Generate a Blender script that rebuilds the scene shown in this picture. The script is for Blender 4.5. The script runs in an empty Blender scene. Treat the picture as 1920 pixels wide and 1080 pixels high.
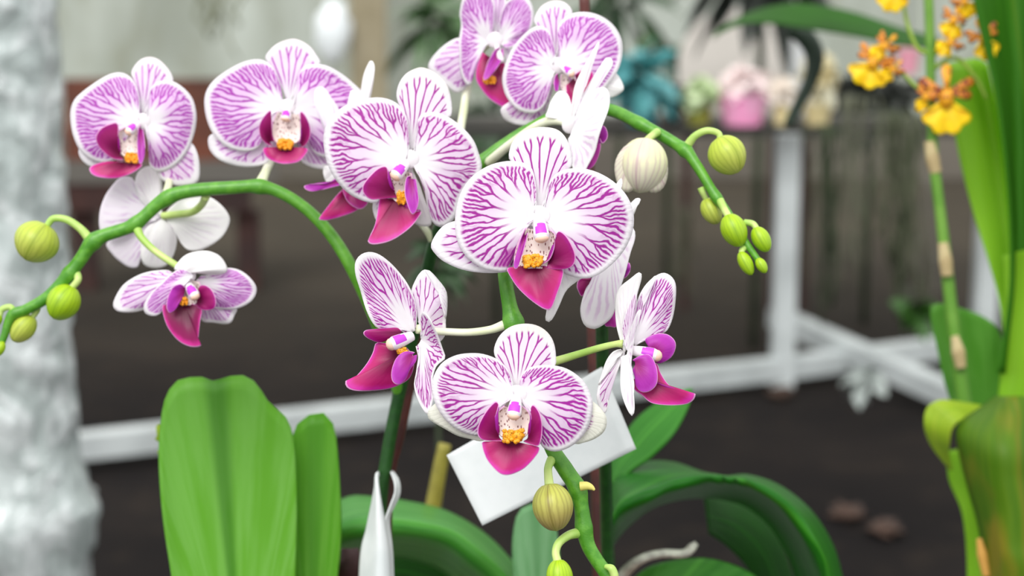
import bpy, math, random
from mathutils import Vector, noise
random.seed(7)
S = bpy.context.scene
COL = S.collection
FPX = 3200.0
K = 1.0 / FPX
PITCH = math.radians(10.0)
CAMZ = 1.0
CP, SP = math.cos(PITCH), math.sin(PITCH)

def P(px, py, Y):
    """point seen at photo pixel (px,py) at depth Y metres along the lens axis"""
    u = (px - 960) * Y * K
    v = (540 - py) * Y * K
    return Vector((u, Y * CP + v * SP, CAMZ - Y * SP + v * CP))

def G(px, py, h):
    """point on the horizontal plane z=h seen at the pixel"""
    d = P(px, py, 1.0) - Vector((0, 0, CAMZ))
    t = (h - CAMZ) / d.z
    return Vector((0, 0, CAMZ)) + d * t

def W(px, py, y):
    """point on the vertical plane at world distance y"""
    d = P(px, py, 1.0) - Vector((0, 0, CAMZ))
    return Vector((0, 0, CAMZ)) + d * (y / d.y)

# ------------------------------------------------------------------ nodes
def srgb(r, g, b):
    f = lambda c: (c / 255) / 12.92 if c / 255 <= 0.04045 else ((c / 255 + 0.055) / 1.055) ** 2.4
    return (f(r), f(g), f(b), 1.0)

class X:
    """tiny expression wrapper over Math nodes"""
    def __init__(s, nt, sock): s.nt, s.s = nt, sock
    def _m(s, op, *a, clamp=False):
        n = s.nt.nodes.new('ShaderNodeMath'); n.operation = op; n.use_clamp = clamp
        for i, v in enumerate((s,) + a):
            if isinstance(v, X): s.nt.links.new(v.s, n.inputs[i])
            else: n.inputs[i].default_value = v
        return X(s.nt, n.outputs[0])
    def __add__(s, o): return s._m('ADD', o)
    def __sub__(s, o): return s._m('SUBTRACT', o)
    def __mul__(s, o): return s._m('MULTIPLY', o)
    def __truediv__(s, o): return s._m('DIVIDE', o)
    def abs(s): return s._m('ABSOLUTE')
    def floor(s): return s._m('FLOOR')
    def fract(s): return s._m('FRACT')
    def gt(s, o): return s._m('GREATER_THAN', o)
    def max(s, o): return s._m('MAXIMUM', o)
    def inv(s): return (s * -1.0) + 1.0
    def clamp(s): return s._m('ADD', 0.0, clamp=True)
    def smooth(s, a, b):
        n = s.nt.nodes.new('ShaderNodeMapRange'); n.interpolation_type = 'SMOOTHSTEP'; n.clamp = True
        s.nt.links.new(s.s, n.inputs[0])
        for i, v in ((1, a), (2, b)):
            if isinstance(v, X): s.nt.links.new(v.s, n.inputs[i])
            else: n.inputs[i].default_value = v
        n.inputs[3].default_value = 0; n.inputs[4].default_value = 1
        return X(s.nt, n.outputs[0])

def newmat(name):
    m = bpy.data.materials.new(name); m.use_nodes = True
    nt = m.node_tree
    bs = nt.nodes['Principled BSDF']
    return m, nt, bs

def mixc(nt, fac, a, b, mode='MIX'):
    n = nt.nodes.new('ShaderNodeMix'); n.data_type = 'RGBA'; n.blend_type = mode
    if isinstance(fac, X): nt.links.new(fac.s, n.inputs[0])
    else: n.inputs[0].default_value = fac
    for i, v in ((6, a), (7, b)):
        if isinstance(v, (tuple, list)): n.inputs[i].default_value = v
        else: nt.links.new(v, n.inputs[i])
    return n.outputs[2]

def noise_n(nt, scale, detail=2.0, vec=None, rough=0.5, dist=0.0, w=None):
    n = nt.nodes.new('ShaderNodeTexNoise')
    n.inputs['Scale'].default_value = scale; n.inputs['Detail'].default_value = detail
    n.inputs['Roughness'].default_value = rough; n.inputs['Distortion'].default_value = dist
    if vec is not None: nt.links.new(vec, n.inputs['Vector'])
    return X(nt, n.outputs['Fac'])

def objco(nt, scale=None, out='Object'):
    tc = nt.nodes.new('ShaderNodeTexCoord')
    if scale is None: return tc.outputs[out]
    mp = nt.nodes.new('ShaderNodeMapping'); mp.inputs['Scale'].default_value = scale
    nt.links.new(tc.outputs[out], mp.inputs['Vector'])
    return mp.outputs['Vector']

def combine(nt, x, y, z=0.0):
    n = nt.nodes.new('ShaderNodeCombineXYZ')
    for i, v in enumerate((x, y, z)):
        if isinstance(v, X): nt.links.new(v.s, n.inputs[i])
        else: n.inputs[i].default_value = v
    return n.outputs[0]

def bump(nt, bs, h, strength=0.3, dist=0.001):
    b = nt.nodes.new('ShaderNodeBump'); b.inputs['Strength'].default_value = strength; b.inputs['Distance'].default_value = dist
    nt.links.new(h.s if isinstance(h, X) else h, b.inputs['Height'])
    nt.links.new(b.outputs[0], bs.inputs['Normal'])

def translucent(nt, bs, col, fac):
    """let daylight through a thin petal or leaf"""
    out = nt.nodes['Material Output']
    t = nt.nodes.new('ShaderNodeBsdfTranslucent')
    if isinstance(col, (tuple, list)): t.inputs[0].default_value = col
    else: nt.links.new(col, t.inputs[0])
    mx = nt.nodes.new('ShaderNodeMixShader'); mx.inputs[0].default_value = fac
    nt.links.new(bs.outputs[0], mx.inputs[1]); nt.links.new(t.outputs[0], mx.inputs[2])
    nt.links.new(mx.outputs[0], out.inputs['Surface'])

def flat(name, rgb, rough=0.5, var=0.0, vscale=30, metallic=0.0, rgb2=None, bmp=0.0, bscale=200, trans=0.0, stretch=None, coat=0):
    m, nt, bs = newmat(name)
    c = srgb(*rgb)
    vec = objco(nt, stretch)
    col = c
    if rgb2 is not None:
        f = noise_n(nt, vscale, 4.0, vec).smooth(0.5 - max(var, .02), 0.5 + max(var, .02))
        col = mixc(nt, f, c, srgb(*rgb2))
        nt.links.new(col, bs.inputs['Base Color'])
    else:
        bs.inputs['Base Color'].default_value = c
    bs.inputs['Roughness'].default_value = rough
    bs.inputs['Metallic'].default_value = metallic
    if bmp: bump(nt, bs, noise_n(nt, bscale, 4.0, vec), bmp, 0.002)
    if trans: translucent(nt, bs, col, trans)
    return m

def vein_mat(name, N, line, white=(247, 243, 247), tint=(238, 208, 240), r0=0.30, w=0.064, thick=1.0, r1=0.5, r2=0.72, edge=0.93, seed=0.0, tone=0.6, wig=1.0, blotch=0, u_in=0.0, net=0.35, tip=None):
    m, nt, bs = newmat(name)
    uvn = nt.nodes.new('ShaderNodeUVMap'); uvn.uv_map = 'UVMap'
    sp = nt.nodes.new('ShaderNodeSeparateXYZ'); nt.links.new(uvn.outputs[0], sp.inputs[0])
    u, r = X(nt, sp.outputs[0]), X(nt, sp.outputs[1])
    us = u + seed
    wob = noise_n(nt, 1.0, 3.0, combine(nt, us * (N * 0.55), r * 2.6, seed), 0.45)
    wob2 = noise_n(nt, 1.0, 2.0, combine(nt, us * (N * 2.4), r * 8.0, seed + 3), 0.5)
    t = u * float(N) + (wob - 0.5) * (r * 1.3 * wig) + (wob2 - 0.5) * (0.22 * wig) + 0.13
    cell = t.floor()
    p = t.fract() - 0.5
    def rnd(a):
        n = nt.nodes.new('ShaderNodeTexWhiteNoise'); n.noise_dimensions = '1D'
        nt.links.new((a + seed * 7.0).s, n.inputs['W']); return X(nt, n.outputs['Value'])
    ra = rnd(cell)
    s1 = r.smooth((ra - 0.5) * 0.34 + r1, (ra - 0.5) * 0.34 + (r1 + 0.17))
    d1 = (p.abs() - s1 * 0.25)
    rb = rnd(cell * 2.0 + p.gt(0.0) + 51.3)
    s2 = r.smooth((rb - 0.5) * 0.3 + r2, (rb - 0.5) * 0.3 + (r2 + 0.13))
    d2 = (d1.abs() - s2 * 0.125).abs()
    thr = ((wob2 - 0.5) * 0.6 + 1.0) * (w * thick) / (r + 0.15)
    line_m = d2.smooth(thr * 0.55, thr * 1.35).inv()
    # cross links near the margin
    vo = nt.nodes.new('ShaderNodeTexVoronoi'); vo.feature = 'DISTANCE_TO_EDGE'; vo.inputs['Scale'].default_value = 1.0
    nt.links.new(combine(nt, t * 2.4, r * 6.0, 0.0), vo.inputs['Vector'])
    netm = X(nt, vo.outputs['Distance']).smooth(0.03, 0.13).inv() * r.smooth(0.60, 0.78) * net * wob.smooth(0.4, 0.6)
    line_m = line_m.max(netm)
    start = (ra * 0.22 + r0) + (u - 0.5).abs() * u_in
    fade_in = r.smooth(start - 0.10, start + 0.14)
    fade_out = (r + (wob2 - 0.5) * 0.05).smooth(edge - 0.035, edge + 0.02).inv()
    mask = line_m * fade_in * fade_out
    body = r.smooth(r0, r0 + 0.3) * fade_out * tone
    base = mixc(nt, body, srgb(*white), srgb(*tint))
    if tip:
        base = mixc(nt, r.smooth(0.75, 0.95) * (u - 0.5).abs().smooth(0.05, 0.2).inv(), base, srgb(*tip))
    if blotch:
        # a saturated streak where veins run together
        bm = (u - blotch).abs().smooth(0.02, 0.075).inv() * (r + (wob2 - .5) * .25).smooth(0.55, 0.7) * fade_out * 0.8
        base = mixc(nt, bm, base, srgb(196, 40, 176))
    col = mixc(nt, mask.clamp(), base, srgb(*line))
    nt.links.new(col, bs.inputs['Base Color'])
    bs.inputs['Roughness'].default_value = 0.5
    bs.inputs['Specular IOR Level'].default_value = 0.3
    bump(nt, bs, line_m * fade_in * -1.0 + noise_n(nt, 900, 2, objco(nt)) * 0.3, 0.25, 0.0004)
    translucent(nt, bs, col, 0.36)
    return m

def back_mat(name, white, tint, N=9, amt=0.5, seed=0.0):
    m, nt, bs = newmat(name)
    uvn = nt.nodes.new('ShaderNodeUVMap'); uvn.uv_map = 'UVMap'
    sp = nt.nodes.new('ShaderNodeSeparateXYZ'); nt.links.new(uvn.outputs[0], sp.inputs[0])
    u, r = X(nt, sp.outputs[0]), X(nt, sp.outputs[1])
    wob = noise_n(nt, 1.0, 3.0, combine(nt, u * (N * 0.8), r * 3.0, seed))
    t = u * float(N * 2) + (wob - 0.5) * 1.6
    l = (t.fract() - 0.5).abs().smooth(0.06, 0.30).inv() * r.smooth(0.15, 0.4) * r.smooth(0.8, 0.97).inv()
    l = l * noise_n(nt, 1.0, 1.0, combine(nt, u * 3.0, r * 2.0, seed + 5)).smooth(0.35, 0.6)
    col = mixc(nt, l * amt, srgb(*white), srgb(*tint))
    nt.links.new(col, bs.inputs['Base Color']); bs.inputs['Roughness'].default_value = 0.5
    bs.inputs['Specular IOR Level'].default_value = 0.3
    bump(nt, bs, l * -1.0, 0.25, 0.0005)
    translucent(nt, bs, col, 0.28)
    return m

def lip_mat(name, deep, mid, rim, r_a=0.1, r_b=0.75):
    m, nt, bs = newmat(name)
    uvn = nt.nodes.new('ShaderNodeUVMap'); uvn.uv_map = 'UVMap'
    sp = nt.nodes.new('ShaderNodeSeparateXYZ'); nt.links.new(uvn.outputs[0], sp.inputs[0])
    u, r = X(nt, sp.outputs[0]), X(nt, sp.outputs[1])
    n = noise_n(nt, 1.0, 2.0, combine(nt, u * 14.0, r * 2.5))
    rr = r + (n - 0.5) * 0.14
    c = mixc(nt, rr.smooth(r_a, r_b), srgb(*deep), srgb(*mid))
    c = mixc(nt, rr.smooth(0.80, 0.99), c, srgb(*rim))
    c = mixc(nt, r.smooth(0.965, 0.985), c, srgb(236, 170, 220))
    nt.links.new(c, bs.inputs['Base Color']); bs.inputs['Roughness'].default_value = 0.42
    bs.inputs['Specular IOR Level'].default_value = 0.35
    bump(nt, bs, noise_n(nt, 1.0, 2.0, combine(nt, u * 30.0, r * 3.0)), 0.18, 0.0005)
    translucent(nt, bs, c, 0.15)
    return m

def spot_mat(name, base, dots, scale, size=0.28, stretch=(1, 1, 1), rough=0.5, bmp=0.0):
    m, nt, bs = newmat(name)
    vo = nt.nodes.new('ShaderNodeTexVoronoi'); vo.inputs['Scale'].default_value = scale
    nt.links.new(objco(nt, stretch), vo.inputs['Vector'])
    f = X(nt, vo.outputs['Distance']).smooth(size - 0.06, size + 0.08).inv()
    c = mixc(nt, f, srgb(*base), srgb(*dots))
    nt.links.new(c, bs.inputs['Base Color']); bs.inputs['Roughness'].default_value = rough
    if bmp: bump(nt, bs, f * -1.0, bmp, 0.0006)
    return m

def stem_mat(name, a, b, scale=260):
    m, nt, bs = newmat(name)
    f = noise_n(nt, scale, 3.0, objco(nt)).smooth(0.40, 0.64)
    g = noise_n(nt, 18, 2.0, objco(nt)).smooth(0.35, 0.7)
    c = mixc(nt, f * 0.6, srgb(*a), srgb(*b)); c = mixc(nt, g * 0.35, c, srgb(*b))
    nt.links.new(c, bs.inputs['Base Color']); bs.inputs['Roughness'].default_value = 0.38
    bump(nt, bs, noise_n(nt, 1400, 2.0, objco(nt)), 0.25, 0.0004)
    return m

def leaf_mat(name, a, b, mid, N=26, rough=0.35, trans=0.25, yellow=None):
    m, nt, bs = newmat(name)
    uvn = nt.nodes.new('ShaderNodeUVMap'); uvn.uv_map = 'UVMap'
    sp = nt.nodes.new('ShaderNodeSeparateXYZ'); nt.links.new(uvn.outputs[0], sp.inputs[0])
    u, r = X(nt, sp.outputs[0]), X(nt, sp.outputs[1])
    n = noise_n(nt, 1.0, 3.0, combine(nt, u * float(N), r * 2.0)).smooth(0.35, 0.65)
    c = mixc(nt, n * 0.7, srgb(*a), srgb(*b))
    c = mixc(nt, (u - 0.5).abs().smooth(0.008, 0.03).inv() * 0.55, c, srgb(*mid))
    if yellow: c = mixc(nt, noise_n(nt, 1.0, 2.0, combine(nt, u * 3.0, r * 2.0, 4.0)).smooth(0.48, 0.66) * 0.8, c, srgb(*yellow))
    nt.links.new(c, bs.inputs['Base Color']); bs.inputs['Roughness'].default_value = rough; bs.inputs['Specular IOR Level'].default_value = .22
    bump(nt, bs, n, 0.15, 0.001)
    translucent(nt, bs, c, trans)
    return m

# ------------------------------------------------------------------ mesh tools
def link(name, me, mats, parent=None, loc=None, smooth=True):
    o = bpy.data.objects.new(name, me); COL.objects.link(o)
    for m in (mats if isinstance(mats, (list, tuple)) else [mats]): me.materials.append(m)
    if smooth:
        me.polygons.foreach_set('use_smooth', [True] * len(me.polygons))
    if parent: o.parent = parent
    return o

def root_off(parent):
    """world position of the parent chain (no rotations are used)"""
    v = Vector((0, 0, 0)); p = parent
    while p is not None: v += p.location; p = p.parent
    return v

class MB:
    """mesh builder in world coordinates"""
    def __init__(s): s.v, s.f, s.uv, s.mi = [], [], [], []
    def grid(s, rows, uvs=None, mi=0, closed=False, flip=False):
        b = len(s.v); nr = len(rows); nc = len(rows[0])
        for i, row in enumerate(rows):
            for j, p in enumerate(row):
                s.v.append(tuple(p)); s.uv.append(uvs[i][j] if uvs else (j / max(nc - 1, 1), i / max(nr - 1, 1)))
        for i in range(nr - 1):
            for j in range(nc if closed else nc - 1):
                k = (j + 1) % nc
                q = (b + i * nc + j, b + i * nc + k, b + (i + 1) * nc + k, b + (i + 1) * nc + j)
                s.f.append(q[::-1] if flip else q); s.mi.append(mi)
    def tube(s, pts, rad, seg=14, mi=0, sq=1.0, capped=True):
        pts = [Vector(p) for p in pts]; n = len(pts)
        up = Vector((0.13, -0.9, 0.2)).normalized(); rows = []
        for i in range(n):
            t = (pts[min(i + 1, n - 1)] - pts[max(i - 1, 0)])
            if t.length < 1e-9: t = Vector((0, 0, 1))
            t.normalize()
            a = t.cross(up)
            if a.length < 1e-3: a = t.cross(Vector((1, 0, 0)))
            a.normalize(); b = a.cross(t).normalized(); up = b
            r = rad[i] if isinstance(rad, (list, tuple)) else rad
            rows.append([pts[i] + a * (r * math.cos(2 * math.pi * j / seg)) + b * (r * sq * math.sin(2 * math.pi * j / seg)) for j in range(seg)])
        if capped:
            rows = [[pts[0]] * seg] + rows + [[pts[-1]] * seg]
        s.grid(rows, mi=mi, closed=True)
    def box(s, c, half, ax=None, mi=0):
        ax = ax or (Vector((1, 0, 0)), Vector((0, 1, 0)), Vector((0, 0, 1)))
        b = len(s.v); c = Vector(c)
        for x in (-1, 1):
            for y in (-1, 1):
                for z in (-1, 1):
                    s.v.append(tuple(c + ax[0] * (x * half[0]) + ax[1] * (y * half[1]) + ax[2] * (z * half[2]))); s.uv.append((x * .5 + .5, z * .5 + .5))
        for q in ((0, 1, 3, 2), (4, 6, 7, 5), (0, 4, 5, 1), (2, 3, 7, 6), (0, 2, 6, 4), (1, 5, 7, 3)):
            s.f.append(tuple(b + i for i in q)); s.mi.append(mi)
    def bar(s, a, b, w, h=None, mi=0):
        """square section pipe from a to b"""
        a, b = Vector(a), Vector(b); d = (b - a); L = d.length; d.normalize(); h = h or w
        sd = d.cross(Vector((0, 0, 1)))
        if sd.length < 1e-3: sd = Vector((1, 0, 0))
        sd.normalize(); up = sd.cross(d).normalized()
        s.box((a + b) / 2, (L / 2, w / 2, h / 2), (d, sd, up), mi)
    def ball(s, c, rx, ry, rz, seg=16, rings=10, mi=0, wob=0.0, seed=0):
        rows = []
        for i in range(rings + 1):
            a = math.pi * i / rings
            row = []
            for j in range(seg):
                t = 2 * math.pi * j / seg
                p = Vector((math.sin(a) * math.cos(t), math.sin(a) * math.sin(t), math.cos(a)))
                k = 1 + wob * noise.noise(p * 2.0 + Vector((seed, seed * 1.7, 0)))
                row.append(Vector(c) + Vector((p.x * rx, p.y * ry, p.z * rz)) * k)
            rows.append(row)
        s.grid(rows, mi=mi, closed=True, flip=True)
    def build(s, name, mats, parent=None, origin=None, solid=0.0, moff=0, weld=True, smooth=True):
        off = root_off(parent)
        org = Vector(origin) if origin is not None else None
        if org is None:
            xs = [Vector(v) for v in s.v]
            lo = Vector([min(p[i] for p in xs) for i in range(3)]); hi = Vector([max(p[i] for p in xs) for i in range(3)])
            org = (lo + hi) / 2
            if parent is None: org.z = lo.z
        me = bpy.data.meshes.new(name)
        me.from_pydata([tuple(Vector(v) - org) for v in s.v], [], s.f); me.update()
        ul = me.uv_layers.new(name='UVMap')
        flatuv = []
        for lp in me.loops: flatuv.extend(s.uv[lp.vertex_index])
        ul.data.foreach_set('uv', flatuv)
        o = link(name, me, mats, parent, smooth=smooth)
        me.polygons.foreach_set('material_index', s.mi)
        o.location = org - off
        if solid:
            m = o.modifiers.new('Solidify', 'SOLIDIFY'); m.thickness = solid; m.offset = -1
            m.material_offset = moff; m.material_offset_rim = moff
        return o

def cr(pts, n):
    """Catmull-Rom through pts (any tuples), n samples, spaced by length"""
    pts = [Vector(p) for p in pts]
    out = []
    for i in range(len(pts) - 1):
        p0 = pts[max(i - 1, 0)]; p1 = pts[i]; p2 = pts[i + 1]; p3 = pts[min(i + 2, len(pts) - 1)]
        for k in range(12):
            t = k / 12; t2 = t * t; t3 = t2 * t
            out.append(0.5 * ((2 * p1) + (p2 - p0) * t + (2 * p0 - 5 * p1 + 4 * p2 - p3) * t2 + (3 * p1 - p0 - 3 * p2 + p3) * t3))
    out.append(pts[-1])
    L = [0.0]
    for a, b in zip(out, out[1:]): L.append(L[-1] + (b - a).length)
    res = []; j = 0
    for i in range(n):
        t = L[-1] * i / (n - 1)
        while j < len(L) - 2 and L[j + 1] < t: j += 1
        f = (t - L[j]) / max(L[j + 1] - L[j], 1e-9)
        res.append(out[j].lerp(out[j + 1], min(max(f, 0), 1)))
    return res

def lagr(vals, t):
    """smooth interpolation of a list of values at t in 0..1"""
    if not isinstance(vals, (list, tuple)): return vals
    x = t * (len(vals) - 1); i = min(int(x), len(vals) - 2); f = x - i
    f = f * f * (3 - 2 * f)
    return vals[i] * (1 - f) + vals[i + 1] * f

def sheet_rows(outl, base, Y, D=0.0, d0=0.0, bulge=6.0, ripple=2.0, crease=0.0, tilt=(0, 0), seed=0, ns=56, nr=22, curve=0.0, spread=0.3):
    """petal: rays from its claw to a closed outline; all lengths in photo pixels, depth towards the lens"""
    o = cr([(p[0], p[1], 0) for p in outl], ns)
    base = Vector((base[0], base[1], 0)); mid = (o[0] + o[-1]) / 2
    far = max((p - base).length for p in o)
    ax = Vector((0, 0, 0))
    for p in o: ax += (p - base)
    ax.normalize()
    rows, uvs = [], []
    for i in range(nr + 1):
        r = i / nr; row, uv = [], []
        for j, q in enumerate(o):
            s = j / (ns - 1)
            b = base + (o[0].lerp(o[-1], s) - mid) * spread
            L = (q - b).length
            c = b + ((q - b) * (1 - curve) + ax * (L * curve)) * 0.5
            p = b * ((1 - r) ** 2) + c * (2 * r * (1 - r)) + q * (r * r)
            de = lagr(D, s)
            d = d0 + r * (de - d0) * (0.4 + 0.6 * r) + bulge * math.sin(math.pi * r) * (L / far)
            d -= crease * (1 - abs(2 * s - 1)) * math.sin(math.pi * min(r, .999)) 
            d += ripple * r * r * (noise.noise(Vector((s * 6.0, r * 2.0, seed * 3.1))) * 2.0)
            d += tilt[0] * (p.x - base.x) / 100 + tilt[1] * (p.y - base.y) / 100
            row.append(P(p.x, p.y, Y - d * K * Y)); uv.append((s, r))
        rows.append(row); uvs.append(uv)
    return rows, uvs

def sheet(name, outl, base, Y, mats, parent, thick=0.00035, extra=None, **kw):
    mb = MB()
    rows, uvs = sheet_rows(outl, base, Y, **kw)
    # the front slot must face the lens
    n = Vector((0, 0, 0)); a = 0.0
    for i in range(len(outl) - 1):
        a += (outl[i][0] - base[0]) * (outl[i + 1][1] - base[1]) - (outl[i + 1][0] - base[0]) * (outl[i][1] - base[1])
    mb.grid(rows, uvs, flip=(a < 0))
    if extra:
        for e in extra:
            r2, u2 = sheet_rows(e[0], e[1], Y, **e[2])
            a = 0
            for i in range(len(e[0]) - 1):
                a += (e[0][i][0] - e[1][0]) * (e[0][i + 1][1] - e[1][1]) - (e[0][i + 1][0] - e[1][0]) * (e[0][i][1] - e[1][1])
            mb.grid(r2, u2, mi=1, flip=(a < 0))
    return mb.build(name, mats, parent, solid=thick, moff=1)

def ribbon(name, rails, mats, parent, n=40, thick=0.0015, w=14):
    """leaf lofted across rails, each a list of (px,py,Y)"""
    R = [[P(*q) for q in cr(r, n)] for r in rails]
    rows, uvs = [], []
    for i in range(n):
        pts = cr([R[k][i] for k in range(len(R))], w) if len(R) > 2 else [R[0][i].lerp(R[1][i], k / (w - 1)) for k in range(w)]
        rows.append(pts); uvs.append([(k / (w - 1), i / (n - 1)) for k in range(w)])
    mb = MB(); mb.grid(rows, uvs)
    return mb.build(name, mats, parent, solid=thick, moff=0)

def tubepx(mb, pts, mi=0, seg=14, n=None, bumps=()):
    """pts: (px,py,Y,radius px)"""
    n = n or (len(pts) * 8)
    c = cr([(p[0], p[1], p[2] * 1000, p[3]) if False else (p[0], p[1], p[2] * 1000) for p in pts], n)
    # radius by nearest span
    L = [0.0]
    for a, b in zip(pts, pts[1:]): L.append(L[-1] + math.dist((a[0], a[1], a[2] * 1000), (b[0], b[1], b[2] * 1000)))
    rad = []; T = []
    for i in range(n):
        t = L[-1] * i / (n - 1); j = 0
        while j < len(L) - 2 and L[j + 1] < t: j += 1
        f = (t - L[j]) / max(L[j + 1] - L[j], 1e-9)
        r = pts[j][3] * (1 - f) + pts[j + 1][3] * f
        for bx, by, amp, wd in bumps:
            dd = math.hypot(c[i].x - bx, c[i].y - by)
            r *= 1 + amp * math.exp(-(dd / wd) ** 2)
        rad.append(r * K * (c[i].z / 1000))
    mb.tube([P(p.x, p.y, p.z / 1000) for p in c], rad, seg=seg, mi=mi)

def empty(name, loc, label=None, cat=None, group=None):
    o = bpy.data.objects.new(name, None); COL.objects.link(o); o.location = loc; o.empty_display_size = 0.02
    if label: tag(o, label, cat, group)
    return o

def tag(o, label, cat, group=None, kind=None):
    o['label'] = label; o['category'] = cat
    if group: o['group'] = group
    if kind: o['kind'] = kind
    return o

def struct(o):
    o['kind'] = 'structure'; return o

# ------------------------------------------------------------------ materials
LN = (172, 46, 160); LN2 = (186, 80, 190)
M_pet = [vein_mat('petal_veins_a', 14, LN, seed=1.0), vein_mat('petal_veins_b', 14, LN, seed=2.3), vein_mat('petal_veins_c', 13, (176, 40, 166), seed=3.9, blotch=0.0)]
M_pet_bl = vein_mat('petal_veins_blotched', 14, LN, seed=4.4, blotch=0.80, thick=1.05)
M_pet_low = vein_mat('petal_veins_dense', 13, (176, 40, 166), seed=5.2, thick=1.15, tone=0.65)
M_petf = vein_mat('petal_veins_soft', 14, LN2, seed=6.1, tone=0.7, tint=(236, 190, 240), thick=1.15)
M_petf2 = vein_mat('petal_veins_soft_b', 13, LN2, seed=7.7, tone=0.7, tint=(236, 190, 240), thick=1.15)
M_dor = vein_mat('sepal_veins', 15, LN, seed=8.2, r0=0.22, w=0.085, r1=0.80, r2=1.2, edge=0.90, u_in=0.1, net=0.1, tip=(246, 242, 236), tone=.4, wig=0.35)
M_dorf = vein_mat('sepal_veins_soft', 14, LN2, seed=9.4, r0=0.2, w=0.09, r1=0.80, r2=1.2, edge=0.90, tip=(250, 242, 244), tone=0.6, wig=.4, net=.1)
M_sep = vein_mat('lower_sepal_veins', 9, (170, 60, 160), seed=10.6, r0=0.25, w=0.05, r1=0.55, r2=0.9, edge=0.90, tone=0.45, wig=.5, net=.2)
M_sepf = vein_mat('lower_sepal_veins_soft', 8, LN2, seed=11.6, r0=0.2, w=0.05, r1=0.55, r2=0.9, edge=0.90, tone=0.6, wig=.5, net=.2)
M_sepg = vein_mat('lower_sepal_green_tip', 9, (170, 80, 160), white=(240, 240, 228), tint=(230, 216, 226), seed=12.1, r0=0.3, w=0.05, edge=0.84, tone=0.5)
M_back = back_mat('petal_back', (250, 247, 250), (214, 160, 216), amt=0.45, seed=1.0)
M_back2 = back_mat('petal_back_lilac', (244, 236, 246), (196, 130, 206), amt=0.7, seed=4.0)
M_white = back_mat('petal_white', (252, 250, 250), (236, 220, 240), amt=0.3, seed=2.0)
M_lip = lip_mat('lip_magenta', (104, 10, 54), (190, 24, 110), (206, 40, 160), 0.05, 0.95)
M_lipb = lip_mat('lip_back', (150, 20, 120), (176, 30, 150), (200, 60, 176))
M_side = lip_mat('lip_side_lobe', (112, 8, 66), (158, 14, 104), (168, 20, 132), 0.1, 0.9)
M_sidep = lip_mat('lip_side_lobe_violet', (150, 20, 110), (176, 44, 170), (190, 70, 190))
M_col = flat('column_white', (252, 246, 250), 0.4, trans=0.2)
M_spotp = flat('column_purple_mark', (190, 60, 200), 0.4)
M_anther = flat('anther_peach', (240, 200, 178), 0.45)
M_cal = spot_mat('callus_orange', (244, 166, 30), (130, 44, 20), 1300, 0.26, bmp=0.3)
M_calf = spot_mat('callus_orange_soft', (244, 160, 26), (200, 90, 30), 900, 0.2)
M_throat = spot_mat('throat_speckled', (240, 226, 220), (120, 50, 60), 1100, 0.27, stretch=(1, 1, .4))
M_stem = stem_mat('stem_green', (72, 138, 32), (104, 168, 52))
M_stemdk = stem_mat('stem_green_shaded', (22, 62, 20), (34, 82, 26))  # stem green with the shade of the lower stems put into its colour
M_ped = flat('pedicel_pale', (222, 230, 188), 0.4, 0.1, 60, rgb2=(238, 240, 214))
M_pedg = flat('pedicel_green', (160, 200, 90), 0.4, 0.15, 60, rgb2=(196, 216, 130))
def bud_mat(name, a, b, dk, n=7):
    m, nt, bs = newmat(name)
    uvn = nt.nodes.new('ShaderNodeUVMap'); uvn.uv_map = 'UVMap'
    sp = nt.nodes.new('ShaderNodeSeparateXYZ'); nt.links.new(uvn.outputs[0], sp.inputs[0])
    u, r = X(nt, sp.outputs[0]), X(nt, sp.outputs[1])
    wob = noise_n(nt, 1.0, 2.0, combine(nt, u * 10.0, r * 3.0))
    st = ((u * (n * 3.0) + wob).fract() - 0.5).abs().smooth(0.05, 0.32).inv()
    c = mixc(nt, r.smooth(0.15, 0.95), srgb(*a), srgb(*b))
    c = mixc(nt, st * 0.4, c, srgb(*dk))
    seam = ((u * 3.0).fract() - 0.5).abs().smooth(0.012, 0.05).inv()
    c = mixc(nt, seam * 0.8, c, srgb(*dk))
    nt.links.new(c, bs.inputs['Base Color']); bs.inputs['Roughness'].default_value = 0.42
    translucent(nt, bs, c, 0.12)
    return m
M_bud = bud_mat('bud_yellow_green', (190, 208, 72), (196, 204, 96), (150, 168, 56))
M_budg = bud_mat('bud_bright_green', (176, 212, 30), (158, 198, 34), (130, 170, 24))
M_budo = bud_mat('bud_olive', (198, 200, 92), (176, 156, 96), (138, 124, 60))
M_budc = bud_mat('bud_cream', (240, 240, 190), (232, 226, 206), (200, 170, 176))
M_leafL = leaf_mat('leaf_light', (112, 182, 52), (136, 198, 92), (40, 112, 16), trans=0.4, rough=.36)
M_leafM = leaf_mat('leaf_mid', (50, 122, 34), (72, 146, 50), (90, 170, 60), trans=0.2)
M_leafD = leaf_mat('leaf_dark', (22, 66, 14), (34, 88, 22), (40, 110, 24), trans=0.1)
M_leafP = leaf_mat('leaf_pale', (110, 170, 110), (140, 192, 140), (90, 150, 90), trans=0.2)
M_leafY = leaf_mat('leaf_yellow_green', (150, 188, 40), (190, 206, 70), (120, 170, 40), trans=0.35)
M_leafO = leaf_mat('leaf_olive', (72, 112, 12), (92, 126, 18), (120, 120, 30), yellow=(140, 126, 36), trans=0.2, rough=.5)
M_paper = flat('white_paper', (226, 230, 230), 0.7, 0.15, 30, rgb2=(210, 216, 216))
M_stake = flat('brown_stake', (92, 44, 38), 0.5, 0.1, 50, rgb2=(70, 34, 30))
M_bamboo = flat('yellow_stake', (150, 142, 52), 0.5, 0.1, 50, rgb2=(128, 120, 40))
M_rootg = flat('silver_root', (190, 194, 178), 0.7, 0.2, 200, rgb2=(150, 150, 140), bmp=0.4)

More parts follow.
